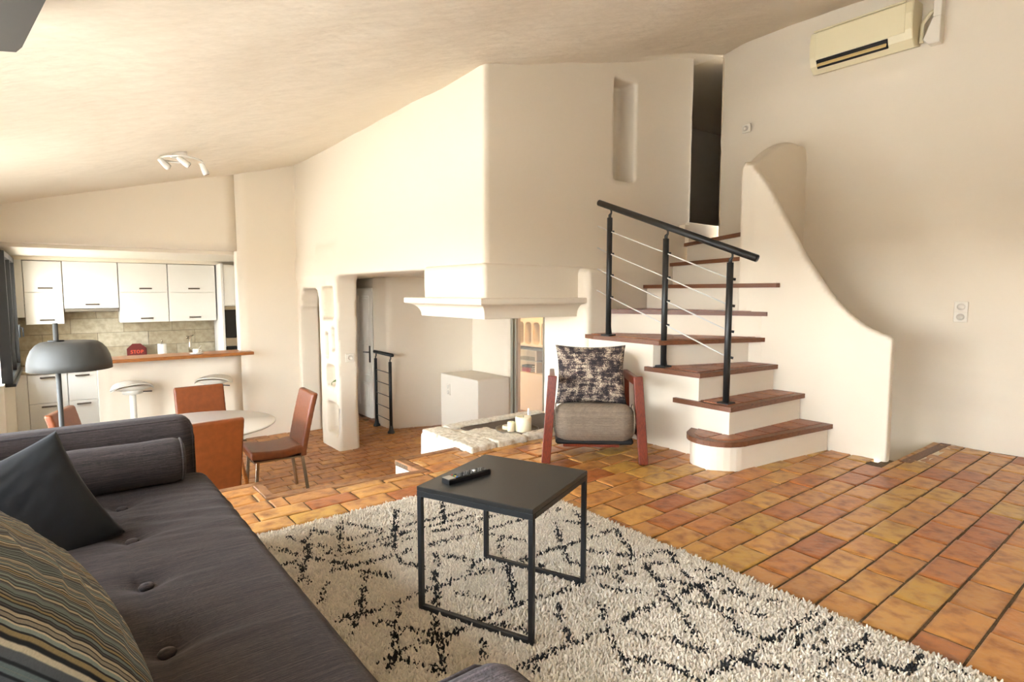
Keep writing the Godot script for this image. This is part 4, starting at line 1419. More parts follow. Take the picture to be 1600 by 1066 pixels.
# ---------------------------------------------------------------- rug
const RUG_LINES := [
	[1.52,-2.51,1.43,-2.36,1.38,-2.24],
	[1.27,-2.53,1.21,-2.43,1.14,-2.30,1.08,-2.17,1.05,-2.12],
	[1.27,-2.53,1.30,-2.40],
	[1.00,-2.53,0.95,-2.45,0.90,-2.32,0.86,-2.22],
	[1.00,-2.53,1.06,-2.41,1.10,-2.32,1.13,-2.28,1.17,-2.24],
	[0.86,-2.54,0.92,-2.40],
	[0.92,-2.37,0.97,-2.33,1.08,-2.33],
	[1.15,-2.31,1.26,-2.32,1.42,-2.31,1.54,-2.31],
	[0.88,-2.27,0.99,-2.25,1.11,-2.25,1.25,-2.25,1.45,-2.23,1.57,-2.22],
	[0.65,-2.48,0.69,-2.42,0.73,-2.32,0.75,-2.29,0.83,-2.26],
	[0.74,-2.54,0.79,-2.41,0.86,-2.29],
	[0.86,-2.22,0.96,-2.20,1.09,-2.20,1.19,-2.18,1.25,-2.19,1.41,-2.16,1.48,-2.16,1.68,-2.16],
	[0.77,-2.11,0.84,-2.10,0.97,-2.09,1.04,-2.08,1.12,-2.08,1.21,-2.07,1.34,-2.06,1.43,-2.05,1.49,-2.05,1.62,-2.05,1.73,-2.04,1.91,-2.03],
	[0.85,-2.53,0.79,-2.41,0.76,-2.31,0.73,-2.25,0.70,-2.19,0.67,-2.14],
	[0.75,-2.28,0.80,-2.19,0.85,-2.13],
	[0.65,-2.27,0.71,-2.28],
	[0.67,-2.15,0.67,-2.09,0.70,-2.08],
	[0.72,-2.03,0.69,-1.95,0.66,-1.91],
	[0.86,-1.99,0.85,-1.95,0.81,-1.88,0.74,-1.77,0.71,-1.72,0.67,-1.66],
	[0.87,-2.04,0.92,-1.96,0.94,-1.92],
	[1.04,-2.07,1.02,-2.01,1.06,-1.94,1.07,-1.91],
	[1.19,-1.95,1.23,-1.89,1.26,-1.84,1.28,-1.81],
	[1.17,-1.98,1.13,-1.90,1.07,-1.83,1.04,-1.75,0.98,-1.67,0.94,-1.60,0.91,-1.55,0.87,-1.49],
	[0.67,-1.76,0.70,-1.77,0.73,-1.75,0.78,-1.75,0.83,-1.76,0.89,-1.75,0.94,-1.75,1.00,-1.76,1.04,-1.75,1.14,-1.75,1.18,-1.75,1.23,-1.74,1.33,-1.72,1.39,-1.72,1.45,-1.72,1.53,-1.72,1.63,-1.71,1.70,-1.70,1.78,-1.70,1.89,-1.70,1.93,-1.70],
	[0.88,-1.75,0.84,-1.68,0.78,-1.59,0.75,-1.53,0.74,-1.48,0.68,-1.43],
	[0.68,-1.49,0.73,-1.48,0.79,-1.49,0.86,-1.49,0.91,-1.48,0.95,-1.47,1.00,-1.48,1.06,-1.48,1.14,-1.48,1.17,-1.48,1.24,-1.47,1.29,-1.47,1.34,-1.45,1.39,-1.45,1.47,-1.46,1.53,-1.46,1.59,-1.45,1.64,-1.44,1.71,-1.43,1.78,-1.44,1.83,-1.44,1.90,-1.44,1.94,-1.41],
	[0.89,-1.48,0.85,-1.41,0.81,-1.35,0.78,-1.31],
	[0.81,-1.60,0.84,-1.56,0.88,-1.51],
	[0.73,-1.47,0.76,-1.42,0.81,-1.35],
	[0.77,-1.68,0.80,-1.64],
	[1.76,-1.90,1.69,-1.81,1.64,-1.72,1.60,-1.67,1.55,-1.59,1.57,-1.54,1.59,-1.50,1.62,-1.47,1.64,-1.44],
	[1.48,-1.96,1.40,-1.85,1.36,-1.78,1.33,-1.73,1.30,-1.66,1.25,-1.58,1.17,-1.48],
	[1.80,-1.94,1.84,-1.88,1.87,-1.83,1.88,-1.77],
	[1.94,-1.96,1.87,-1.85,1.84,-1.80],
	[1.93,-1.69,1.88,-1.61,1.80,-1.47],
	[1.69,-1.61,1.74,-1.53,1.78,-1.49,1.79,-1.46],
	[1.47,-1.67,1.40,-1.58,1.44,-1.52],
	[1.25,-1.83,1.18,-1.75],
	[1.46,-2.12,1.44,-2.06,1.46,-2.01,1.48,-1.96,1.52,-1.89,1.54,-1.86],
	[1.62,-1.42,1.59,-1.36],
	[1.30,-1.39,1.25,-1.33,1.22,-1.28,1.19,-1.22],
	[1.42,-1.31,1.38,-1.26,1.34,-1.21],
	[0.99,-1.22,1.03,-1.21,1.08,-1.21,1.13,-1.21,1.19,-1.20,1.25,-1.19,1.30,-1.19,1.35,-1.19,1.42,-1.19,1.49,-1.19,1.57,-1.18,1.62,-1.18,1.66,-1.17,1.77,-1.17,1.85,-1.16,1.92,-1.16],
	[1.94,-1.41,1.89,-1.34,1.87,-1.30,1.83,-1.26,1.80,-1.20,1.79,-1.16,1.77,-1.14,1.73,-1.06,1.68,-0.97,1.66,-0.94,1.64,-0.91,1.67,-0.85],
	[1.94,-1.15,1.89,-1.09,1.86,-1.03,1.89,-0.99],
	[1.89,-0.96,1.91,-0.92],
	[1.88,-1.27,1.92,-1.21,1.93,-1.16],
	[1.78,-1.41,1.73,-1.33,1.70,-1.27,1.65,-1.21,1.63,-1.18,1.62,-1.15,1.58,-1.09,1.55,-1.05,1.53,-1.00],
	[1.78,-1.41,1.83,-1.35],
	[1.75,-1.27,1.76,-1.21,1.79,-1.16,1.81,-1.12,1.84,-1.07,1.87,-1.04],
	[1.51,-1.38,1.55,-1.31,1.59,-1.27,1.62,-1.21],
	[1.61,-1.41,1.58,-1.35],
	[1.65,-1.41,1.70,-1.35],
	[1.72,-1.58,1.75,-1.51,1.78,-1.46],
	[1.65,-1.15,1.68,-1.10,1.71,-1.05],
	[1.72,-1.02,1.75,-0.99,1.76,-0.96,1.79,-0.92,1.80,-0.90],
	[1.82,-0.98,1.80,-0.95],
	[1.33,-0.87,1.40,-0.86,1.47,-0.86,1.53,-0.84,1.56,-0.84,1.65,-0.84,1.72,-0.83,1.82,-0.83,1.89,-0.82,1.94,-0.82],
	[1.30,-1.14,1.27,-1.09,1.25,-1.05,1.22,-1.01,1.21,-0.97],
	[1.26,-1.06,1.29,-1.03,1.31,-0.99,1.33,-0.94,1.34,-0.92,1.33,-0.88],
	[1.36,-1.14,1.38,-1.10,1.41,-1.06,1.44,-1.03,1.45,-0.99,1.46,-0.96,1.48,-0.92],
	[1.51,-0.96,1.48,-0.93],
	[1.52,-0.83,1.55,-0.78,1.58,-0.74,1.59,-0.71],
	[1.69,-0.78,1.77,-0.78,1.85,-0.77,1.95,-0.78],
	[1.74,-0.78,1.74,-0.72,1.75,-0.69],
	[1.64,-0.67,1.68,-0.67,1.76,-0.67,1.82,-0.66,1.90,-0.65,1.95,-0.66],
	[1.78,-0.66,1.75,-0.61,1.73,-0.57],
	[1.79,-0.62,1.82,-0.57,1.84,-0.52],
	[1.84,-0.52,1.89,-0.52,1.95,-0.51,1.95,-0.53],
	[1.95,-0.48,1.94,-0.44,1.93,-0.41],
	[1.81,-0.74,1.79,-0.71,1.78,-0.68],
	[1.05,-1.21,1.01,-1.17],
	[0.99,-1.41,0.95,-1.35,0.93,-1.31],
	[1.07,-1.68,1.11,-1.62,1.14,-1.55],
	[0.97,-1.58,1.00,-1.53,1.01,-1.50],
	[1.03,-1.44,1.08,-1.40,1.10,-1.36,1.12,-1.33]]

func build_rug():
	var x0 := -0.30
	var x1 := 1.995
	var z0 := -2.63
	var z1 := 0.40
	var rug := thing("rug", "cream shaggy wool rug with irregular black diamond lines", "rug", Vector3(0, 0.003, 0))
	var m := MB.new()
	m.prism([Vector2(x0, z0), Vector2(x1, z0), Vector2(x1, z1), Vector2(x0, z1)], 0.0, 0.012, 0.004)
	part(rug, "backing", m, mat(Color(0.70, 0.64, 0.54), 0.95))
	# black yarn map, one cell per centimetre
	var cell := 0.008
	var nx := int((x1 - x0) / cell) + 2
	var nz := int((z1 - z0) / cell) + 2
	var dark := PackedByteArray()
	dark.resize(nx * nz)
	var r := RandomNumberGenerator.new()
	r.seed = 23
	var lines := RUG_LINES.duplicate()
	# the pattern goes on in the same manner under the sofa and behind the camera
	for k in 9:
		var ax := 0.0 + k * 0.25
		lines.append([ax, -0.28, ax + 0.14, 0.05, ax - 0.02, 0.4])
		lines.append([ax, 0.02 + 0.03 * (k % 3), ax + 0.25, -0.06])
		lines.append([ax, 0.25, ax + 0.25, 0.19 + 0.03 * (k % 2)])
	for l in lines:
		for s in range(0, l.size() - 2, 2):
			var a := Vector2(l[s], l[s + 1])
			var b := Vector2(l[s + 2], l[s + 3])
			var n := int(a.distance_to(b) / 0.004) + 1
			for q in n:
				var p := a.lerp(b, float(q) / n) + Vector2(r.randfn(0, 0.0035), r.randfn(0, 0.0035))
				if r.randf() < 0.05:
					continue
				var ix := int((p.x - x0) / cell)
				var iz := int((p.y - z0) / cell)
				if ix > 0 and iz > 0 and ix < nx - 1 and iz < nz - 1:
					dark[iz * nx + ix] = 1
					if r.randf() < 0.22:
						dark[iz * nx + ix + 1] = 1
					if r.randf() < 0.22:
						dark[(iz + 1) * nx + ix] = 1
	# one tuft of twisted wool: three bent strands
	m = MB.new(true)
	for k in 3:
		var a := TAU * k / 3.0 + 0.4
		var d := Vector3(cos(a), 0, sin(a))
		m.tube([d * 0.002, d * 0.005 + Vector3(0, 0.014, 0), d * 0.012 + Vector3(0.003, 0.026, 0)], [0.005, 0.0056, 0.002], 4, true)
	var tuft := m.done()
	var xs := []
	var cols := []
	var step := 0.0102
	var cn := FastNoiseLite.new()
	cn.seed = 5
	cn.frequency = 6.0
	var z := z0
	while z < z1:
		var x := 0.18
		while x < x1:
			var p := Vector2(x + r.randf_range(-0.004, 0.004), z + r.randf_range(-0.004, 0.004))
			x += step
			var ix := clampi(int((p.x - x0) / cell), 0, nx - 1)
			var iz := clampi(int((p.y - z0) / cell), 0, nz - 1)
			var swell := cn.get_noise_2d(p.x * 4.0, p.y * 4.0)
			var lean := Vector3(cn.get_noise_2d(p.x * 5.0 + 30.0, p.y * 5.0), 0, cn.get_noise_2d(p.x * 5.0, p.y * 5.0 + 70.0)) * 1.1 + Vector3(r.randf_range(-0.45, 0.45), 0, r.randf_range(-0.45, 0.45))
			var up := (Vector3.UP + lean).normalized()
			var bx := up.cross(Vector3(sin(r.randf() * TAU), 0.1, cos(r.randf() * TAU))).normalized()
			var s := r.randf_range(0.75, 1.08)
			xs.append(Transform3D(Basis(bx, up, bx.cross(up)).scaled_local(Vector3(s, s * (1.0 + 0.25 * swell), s)), Vector3(p.x, 0.006, p.y)))
			if dark[iz * nx + ix]:
				cols.append(Color(0.012, 0.011, 0.011))
			else:
				var t := r.randf_range(0.80, 1.06)
				cols.append(Color(0.70 * t, 0.61 * t, 0.49 * t))
		z += step
	var mm := MultiMesh.new()
	mm.transform_format = MultiMesh.TRANSFORM_3D
	mm.use_colors = true
	mm.mesh = tuft
	mm.instance_count = xs.size()
	for k in xs.size():
		mm.set_instance_transform(k, xs[k])
		mm.set_instance_color(k, cols[k])
	var pile := MultiMeshInstance3D.new()
	pile.name = "pile"
	pile.multimesh = mm
	var pm := mat(Color(1, 1, 1), 0.95)
	pm.vertex_color_use_as_albedo = true
	pile.material_override = pm
	pile.set_meta("kind", "stuff")
	rug.add_child(pile)
	print("tufts ", xs.size())

# ---------------------------------------------------------------- sofa and cushions
func pillow_mesh(w: float, h: float, t: float, folds: float, sd: int, uvs := false, pinch := 0.08) -> MB:
	var n := FastNoiseLite.new()
	n.seed = sd
	n.frequency = 1.0
	var m := MB.new(true)
	for side in [1.0, -1.0]:
		var f := func(u: float, v: float) -> Vector3:
			var a := u * 2.0 - 1.0
			var b := v * 2.0 - 1.0
			var ax := a * (1.0 - pinch * (1.0 - b * b) * absf(a))
			var by := b * (1.0 - pinch * (1.0 - a * a) * absf(b))
			var e := pow(maxf(1.0 - a * a, 0.0), 0.45) * pow(maxf(1.0 - b * b, 0.0), 0.45)
			var wr := folds * e * (n.get_noise_2d(a * 1.3 + b * 0.6, b * 4.2 - a * 0.8) + 0.5 * n.get_noise_2d(a * 4.0, b * 7.0))
			return Vector3(ax * w / 2.0, by * h / 2.0, side * (t / 2.0 * e + wr))
		m.grid(36, 36, f, uvs, side < 0.0)
	return m

func stripes_tex() -> ImageTexture:
	var r := RandomNumberGenerator.new()
	r.seed = 91
	var cols := [Color(0.70, 0.64, 0.53), Color(0.55, 0.51, 0.44), Color(0.42, 0.46, 0.44), Color(0.78, 0.72, 0.60), Color(0.34, 0.35, 0.35), Color(0.57, 0.49, 0.33), Color(0.52, 0.56, 0.52), Color(0.66, 0.61, 0.52), Color(0.26, 0.26, 0.27)]
	var n := 512
	var im := Image.create(n, n, false, Image.FORMAT_RGB8)
	var x := 0
	var flip := false
	while x < n:
		var w := r.randi_range(3, 6)
		var c: Color = cols[r.randi() % cols.size()]
		if flip:
			c = Color(0.085, 0.085, 0.09)
			w = r.randi_range(2, 3)
		flip = not flip and r.randf() < 0.85
		for k in w:
			if x + k >= n:
				break
			for y in n:
				var t := 0.86 + 0.14 * float((y + k) % 2) + r.randf_range(-0.05, 0.05)
				im.set_pixel(x + k, y, Color(c.r * t, c.g * t, c.b * t))
		x += w
	return ImageTexture.create_from_image(im)

func build_sofa():
	var s := thing("sofa", "dark plum-grey fabric sofa with button-tufted seat and low arms", "sofa")
	var zn := -0.62      # near end of the seat
	var zf := -2.46      # far end
	var xb := -0.52
	var xf := 0.44
	var top := 0.405
	part(s, "frame", boxlh(Vector3(xb - 0.1, 0.10, zf - 0.18), Vector3(xf - 0.05, 0.26, zn + 0.2), 0.02), M.sofa)
	for p in [Vector3(xb, 0.06, zf - 0.1), Vector3(xf - 0.1, 0.06, zf - 0.1), Vector3(xb, 0.06, zn + 0.1), Vector3(xf - 0.1, 0.06, zn + 0.1)]:
		var lg := MB.new(true)
		lg.tube([Vector3(p.x, 0.001 if p.z < z_rug() else 0.04, p.z), Vector3(p.x, 0.11, p.z)], [0.014, 0.02], 12)
		part(s, "leg", lg, M.iron)
	# seat: one long mattress with dimples, seams and soft wrinkles
	var btn := []
	for bz in [-2.235, -1.925, -1.595, -1.268, -0.94]:
		btn.append(Vector2(0.137, bz))
		btn.append(Vector2(-0.2, bz))
	var n := FastNoiseLite.new()
	n.seed = 12
	n.frequency = 1.0
	var ht := func(x: float, z: float) -> float:
		var y := 0.0
		for b in btn:
			var d2: float = pow((x - b.x) * 0.9, 2.0) + pow(z - b.y, 2.0)
			y -= 0.020 * exp(-d2 / 0.0018) + 0.010 * exp(-d2 / 0.012)
			# creases radiating across the seat from each button
			y += 0.0035 * exp(-pow((z - b.y - 0.03 - 0.10 * (x - b.x)) / 0.016, 2.0)) * exp(-pow((x - b.x - 0.09) / 0.11, 2.0))
		y -= 0.004 * exp(-pow((x - 0.14 - 0.01 * z) / 0.006, 2.0))
		y -= 0.004 * exp(-pow((x + 0.2) / 0.006, 2.0))
		var fold := n.get_noise_2d(x * 2.0 + z * 1.2, z * 10.0 - x * 2.6)
		y += 0.006 * fold * smoothstep(-0.15, 0.2, x) * exp(-pow((z + 2.1) / 0.33, 2.0)) * 1.6
		y += 0.0022 * n.get_noise_2d(x * 3.0, z * 9.0)
		return y
	var sm := MB.new(true)
	var rr := 0.05
	var fs := func(u: float, v: float) -> Vector3:
		var z := lerpf(zf - 0.01, zn + 0.02, v)
		var L := (xf - xb) + 0.16
		var d := u * L
		# run over the top, round the front edge, and down
		var flat := xf - rr - xb
		if d < flat:
			var x := xb + d
			return Vector3(x, top + ht.call(x, z) + 0.012 * sin(clampf((x - xb) / (xf - xb), 0.0, 1.0) * PI), z)
		var arc := rr * PI / 2.0
		if d < flat + arc:
			var a := (d - flat) / rr
			return Vector3(xf - rr + rr * sin(a), top + ht.call(xf - rr, z) - rr + rr * cos(a), z)
		return Vector3(xf + 0.004 * n.get_noise_2d(z * 4.0, d * 8.0), top + ht.call(xf - rr, z) - rr - (d - flat - arc), z)
	sm.grid(110, 190, fs, false, true)
	var seat := part(s, "seat", sm, M.sofa)
	for b in btn:
		var bm := MB.new(true)
		bm.lathe([Vector2(0.0, -0.006), Vector2(0.015, -0.004), Vector2(0.0175, 0.002), Vector2(0.014, 0.007), Vector2(0.0, 0.009)], 20, Transform3D(Basis(), Vector3(b.x, top + ht.call(b.x, b.y) + 0.016, b.y)))
		part(seat, "button", bm, M.sofa)
	# arms: rounded slabs standing at both ends
	var arm := func(z0: float, z1: float, called: String, mt: Material, hh: float, fx: float):
		var am := func(p: Vector3) -> float:
			var q := rb(p, Vector3(xb - 0.12, 0.12, z0), Vector3(fx, hh, z1), 0.055)
			return q
		var pn := part(s, called, surface_net(am, Vector3(xb - 0.2, 0.06, z0 - 0.06), Vector3(fx + 0.08, hh + 0.06, z1 + 0.06), 0.022), mt)
		# welt along the inner top edge
		var wm := MB.new(true)
		var side := z1 if z1 < -1.5 else z0
		var k := -1.0 if z1 < -1.5 else 1.0
		wm.tube([Vector3(xb - 0.05, hh - 0.012, side + k * 0.022), Vector3(fx - 0.06, hh - 0.012, side + k * 0.022), Vector3(fx - 0.018, hh - 0.034, side + k * 0.022), Vector3(fx - 0.006, hh - 0.08, side + k * 0.022), Vector3(fx - 0.004, 0.2, side + k * 0.020)], 0.0045, 6)
		part(pn, "welt", wm, mt)
	arm.call(-2.62, -2.475, "arm", M.sofa, 0.625, 0.40)
	arm.call(-0.625, -0.46, "arm", M.sofa_coarse, 0.612, 0.475)
	var bf := func(p: Vector3) -> float:
		return rb(p, Vector3(xb - 0.16, 0.12, -2.5), Vector3(xb + 0.02, 0.80, -0.6), 0.07)
	part(s, "backrest", surface_net(bf, Vector3(xb - 0.25, 0.06, -2.58), Vector3(xb + 0.1, 0.86, -0.5), 0.045), M.sofa)
	# bolster along the far arm
	var bo := thing("bolster_cushion", "dark plum-grey cylindrical bolster lying along the sofa's far arm", "cushion", Vector3(-0.02, 0.492, -2.385), -0.02)
	var bm := MB.new(true)
	var rad := 0.08
	var prof := [Vector2(0.0, -0.36), Vector2(rad * 0.72, -0.362), Vector2(rad * 0.92, -0.35), Vector2(rad, -0.33)]
	for k in 8:
		prof.append(Vector2(rad + 0.002 * sin(k * 1.9), lerpf(-0.31, 0.31, k / 7.0)))
	prof.append_array([Vector2(rad, 0.33), Vector2(rad * 0.92, 0.35), Vector2(rad * 0.72, 0.362), Vector2(0.0, 0.36)])
	bm.lathe(prof, 40, Transform3D(Basis(Vector3.FORWARD, PI / 2.0), Vector3.ZERO))
	part(bo, "cover", bm, M.sofa)
	bm = MB.new(true)
	var ring := []
	for k in 25:
		var a := TAU * k / 24.0
		ring.append(Vector3(0.352, rad * 0.93 * cos(a), rad * 0.93 * sin(a)))
	bm.tube(ring, 0.004, 6, false)
	part(bo, "piping", bm, M.sofa)
	# dark velvet cushion
	var vc := thing("velvet_cushion", "black velvet square cushion leaning between the striped cushion and the bolster", "cushion", Vector3(-0.105, 0.50, -1.97))
	vc.rotation = Vector3(-0.42, 0.10, 0.38)
	part(vc, "cover", pillow_mesh(0.35, 0.35, 0.16, 0.005, 3), M.velvet)
	var hc := thing("plain_cushion", "dark grey cushion showing behind the black velvet cushion", "cushion", Vector3(-0.36, 0.575, -2.17))
	hc.rotation = Vector3(-0.15, 0.5, 0.1)
	part(hc, "cover", pillow_mesh(0.38, 0.36, 0.15, 0.006, 6), M.sofa)
	# striped cushion leaning on the backrest
	var sc := thing("striped_cushion", "large cushion with narrow black, grey, cream and ochre stripes on the sofa", "cushion", Vector3(-0.11, 0.60, -1.25))
	sc.basis = Basis(Vector3(0.10, 0.02, -1.0).normalized(), Vector3(-0.62, 0.78, -0.05).normalized(), Vector3(0, 0, 1)).orthonormalized()
	var x := Vector3(-0.20, 0.06, -1.0).normalized()
	var y := Vector3(-0.66, 0.75, -0.10).normalized()
	y = (y - x * y.dot(x)).normalized()
	sc.basis = Basis(x, y, x.cross(y))
	var sp := mat(Color(1, 1, 1), 0.85)
	sp.albedo_texture = stripes_tex()
	var fine: Texture2D = M.sofa.normal_texture
	sp.uv1_scale = Vector3(1.45, 1.0, 1.0)
	part(sc, "cover", pillow_mesh(0.60, 0.52, 0.20, 0.007, 14, true), sp)

func z_rug() -> float:
	return -2.63

# ---------------------------------------------------------------- coffee table and remote
func build_coffee_table():
	# corner positions on the rug, square top turned to the room
	var t := thing("coffee_table", "small square black metal coffee table on the rug", "table", Vector3(1.20, 0.027, -1.552), 0.0)
	var side := 0.437
	t.rotation.y = 0.395
	var hs := side / 2.0
	part(t, "top", bxm(Vector3(0, 0.420, 0), Vector3(side, 0.016, side), 0.002), M.blacktop)
	var m := MB.new()
	for sx in [-1.0, 1.0]:
		m.box(Vector3(sx * (hs - 0.008), 0.403, 0), Vector3(0.016, 0.018, side - 0.001), 0.001)
	for sz in [-1.0, 1.0]:
		m.box(Vector3(0, 0.403, sz * (hs - 0.008)), Vector3(side - 0.034, 0.018, 0.016), 0.001)
	part(t, "rim", m, M.black)
	for sx in [-1.0, 1.0]:
		for sz in [-1.0, 1.0]:
			part(t, "leg", bxm(Vector3(sx * (hs - 0.009), 0.197, sz * (hs - 0.009)), Vector3(0.0165, 0.393, 0.0165), 0.001), M.black)
	for sx in [-1.0, 1.0]:
		part(t, "floor_rail", bxm(Vector3(sx * (hs - 0.009), 0.009, 0), Vector3(0.0155, 0.0155, side - 0.036), 0.001), M.black)
	var r := thing("remote_control", "black remote control with a silver end on the coffee table", "remote control", Vector3(1.095, 0.4552, -1.635))
	r.rotation.y = 0.08
	m = MB.new()
	m.prism([Vector2(-0.093, -0.021), Vector2(0.085, -0.024), Vector2(0.093, -0.018), Vector2(0.093, 0.018), Vector2(0.085, 0.024), Vector2(-0.093, 0.021)], 0.0005, 0.018, 0.004)
	part(r, "case", m, M.remote)
	part(r, "end_cap", bxm(Vector3(-0.078, 0.018, 0), Vector3(0.03, 0.0025, 0.038), 0.0008), mat(Color(0.62, 0.60, 0.56), 0.35, 0.4), "silver end of the remote control")
	var cc := [Color(0.75, 0.12, 0.08), Color(0.15, 0.45, 0.2), Color(0.85, 0.7, 0.1), Color(0.15, 0.4, 0.7)]
	for k in 4:
		part(r, "colour_key", bxm(Vector3(-0.055, 0.0195, -0.0135 + k * 0.009), Vector3(0.005, 0.003, 0.006), 0.0008), mat(cc[k], 0.4))
	for i in 12:
		for j in 3:
			if i == 7 and j == 1:
				continue
			part(r, "key", bxm(Vector3(-0.043 + i * 0.0105, 0.0192, -0.012 + j * 0.012), Vector3(0.006, 0.003, 0.008), 0.0008), M.buttons if (i + j) % 3 else M.black)
	part(r, "centre_key", bxm(Vector3(0.0305, 0.0197, 0), Vector3(0.009, 0.0036, 0.010), 0.001), M.paper)

# ---------------------------------------------------------------- armchair
func build_armchair():
	var a := thing("armchair", "low armchair with reddish wooden frame and brown fabric seat", "armchair", Vector3(2.68, 0.002, -2.53), -0.735)
	# local: +z is the front, x across
	var m := MB.new()
	for sx in [-1.0, 1.0]:
		m = MB.new()
		m.bar(Vector3(sx * 0.312, 0.0, 0.02), Vector3(sx * 0.272, 0.562, -0.02), 0.042, 0.058, 0.004, Vector3(1, 0, 0))
		part(a, "leg", m, M.redwood)
		m = MB.new()
		m.bar(Vector3(sx * 0.272, 0.524, -0.045), Vector3(sx * 0.272, 0.50, -0.62), 0.034, 0.056, 0.004)
		part(a, "armrest", m, M.redwood)
		m = MB.new()
		m.bar(Vector3(sx * 0.30, 0.0, -0.66), Vector3(sx * 0.272, 0.52, -0.58), 0.055, 0.034, 0.004, Vector3(1, 0, 0))
		part(a, "leg", m, M.redwood)
		m = MB.new()
		m.bar(Vector3(sx * 0.285, 0.20, 0.0), Vector3(sx * 0.285, 0.15, -0.62), 0.03, 0.05, 0.004)
		part(a, "side_rail", m, M.redwood)
	m = MB.new()
	m.bar(Vector3(-0.2, 0.125, -0.02), Vector3(0.16, 0.125, -0.02), 0.022, 0.05, 0.003)
	part(a, "cross_rail", m, M.redwood)
	var sf := func(p: Vector3) -> float:
		# plump seat roll, lower at the back
		var t := clampf((0.03 - p.z) / 0.6, 0.0, 1.0)
		var q := p + Vector3(0, 0.11 * t, 0)
		var d := rb(q, Vector3(-0.262, 0.135, -0.56), Vector3(0.262, 0.395, 0.045), 0.092)
		return d * 0.9 + 0.004 * sin(p.x * 21.0) * 0.3
	var seat := part(a, "seat", surface_net(sf, Vector3(-0.34, -0.05, -0.64), Vector3(0.34, 0.46, 0.12), 0.023), M.seatcloth)
	for sx in [-1.0, 1.0]:
		m = MB.new(true)
		var pts := []
		for k in 14:
			var g := lerpf(-0.6, PI * 0.85, k / 13.0)
			pts.append(Vector3(sx * 0.249, 0.265 + 0.108 * sin(g), -0.055 + 0.097 * cos(g)))
		m.tube(pts, 0.004, 6)
		part(seat, "piping", m, M.seatcloth)
	part(a, "underside", boxlh(Vector3(-0.25, 0.118, -0.5), Vector3(0.25, 0.155, 0.005), 0.012), M.dark, "black dust cover under the seat")
	var bf := func(p: Vector3) -> float:
		var q := p - Vector3(0, 0, -(p.y - 0.3) * 0.36)
		return rb(q, Vector3(-0.215, 0.28, -0.60), Vector3(0.215, 0.66, -0.45), 0.06) * 0.92
	part(a, "backrest", surface_net(bf, Vector3(-0.32, 0.22, -0.85), Vector3(0.32, 0.82, -0.38), 0.03), M.seatcloth)
	# patterned cushion against the back
	var c := thing("patterned_cushion", "square cushion with abstract cream, brown and black woven print on the armchair", "cushion", Vector3.ZERO, -0.735)
	var at := a.transform * Vector3(-0.01, 0.54, -0.255)
	c.position = at
	c.basis = Basis(Vector3.UP, -0.735) * Basis(Vector3.RIGHT, -0.28)
	var pm := mat(Color(1, 1, 1), 0.85)
	pm.albedo_texture = tweed_tex()
	part(c, "cover", pillow_mesh(0.48, 0.41, 0.15, 0.005, 33, true, 0.09), pm)

func tweed_tex() -> ImageTexture:
	# printed blots broken into short horizontal and vertical dashes
	var n := 512
	var im := Image.create(n, n, false, Image.FORMAT_RGB8)
	var big := FastNoiseLite.new()
	big.seed = 3
	big.frequency = 0.012
	big.fractal_octaves = 3
	var r := RandomNumberGenerator.new()
	r.seed = 6
	im.fill(Color(0.16, 0.13, 0.135))
	for k in 26000:
		var x := r.randi() % n
		var y := r.randi() % n
		var b := big.get_noise_2d(x, y * 0.7) + 0.6 * big.get_noise_2d(x * 0.35 + 900, y * 3.4)
		var v := b * 0.8 + r.randf_range(-0.42, 0.42)
		var c := Color(0.11, 0.09, 0.10)
		if v > 0.27:
			c = Color(0.86, 0.79, 0.68)
		elif v > 0.10:
			c = Color(0.60, 0.51, 0.44)
		elif v > -0.08:
			c = Color(0.40, 0.32, 0.31)
		var hor := r.randf() < 0.55
		im.fill_rect(Rect2i(x, y, r.randi_range(3, 12) if hor else r.randi_range(1, 2), r.randi_range(1, 2) if hor else r.randi_range(3, 12)), c)
	return ImageTexture.create_from_image(im)

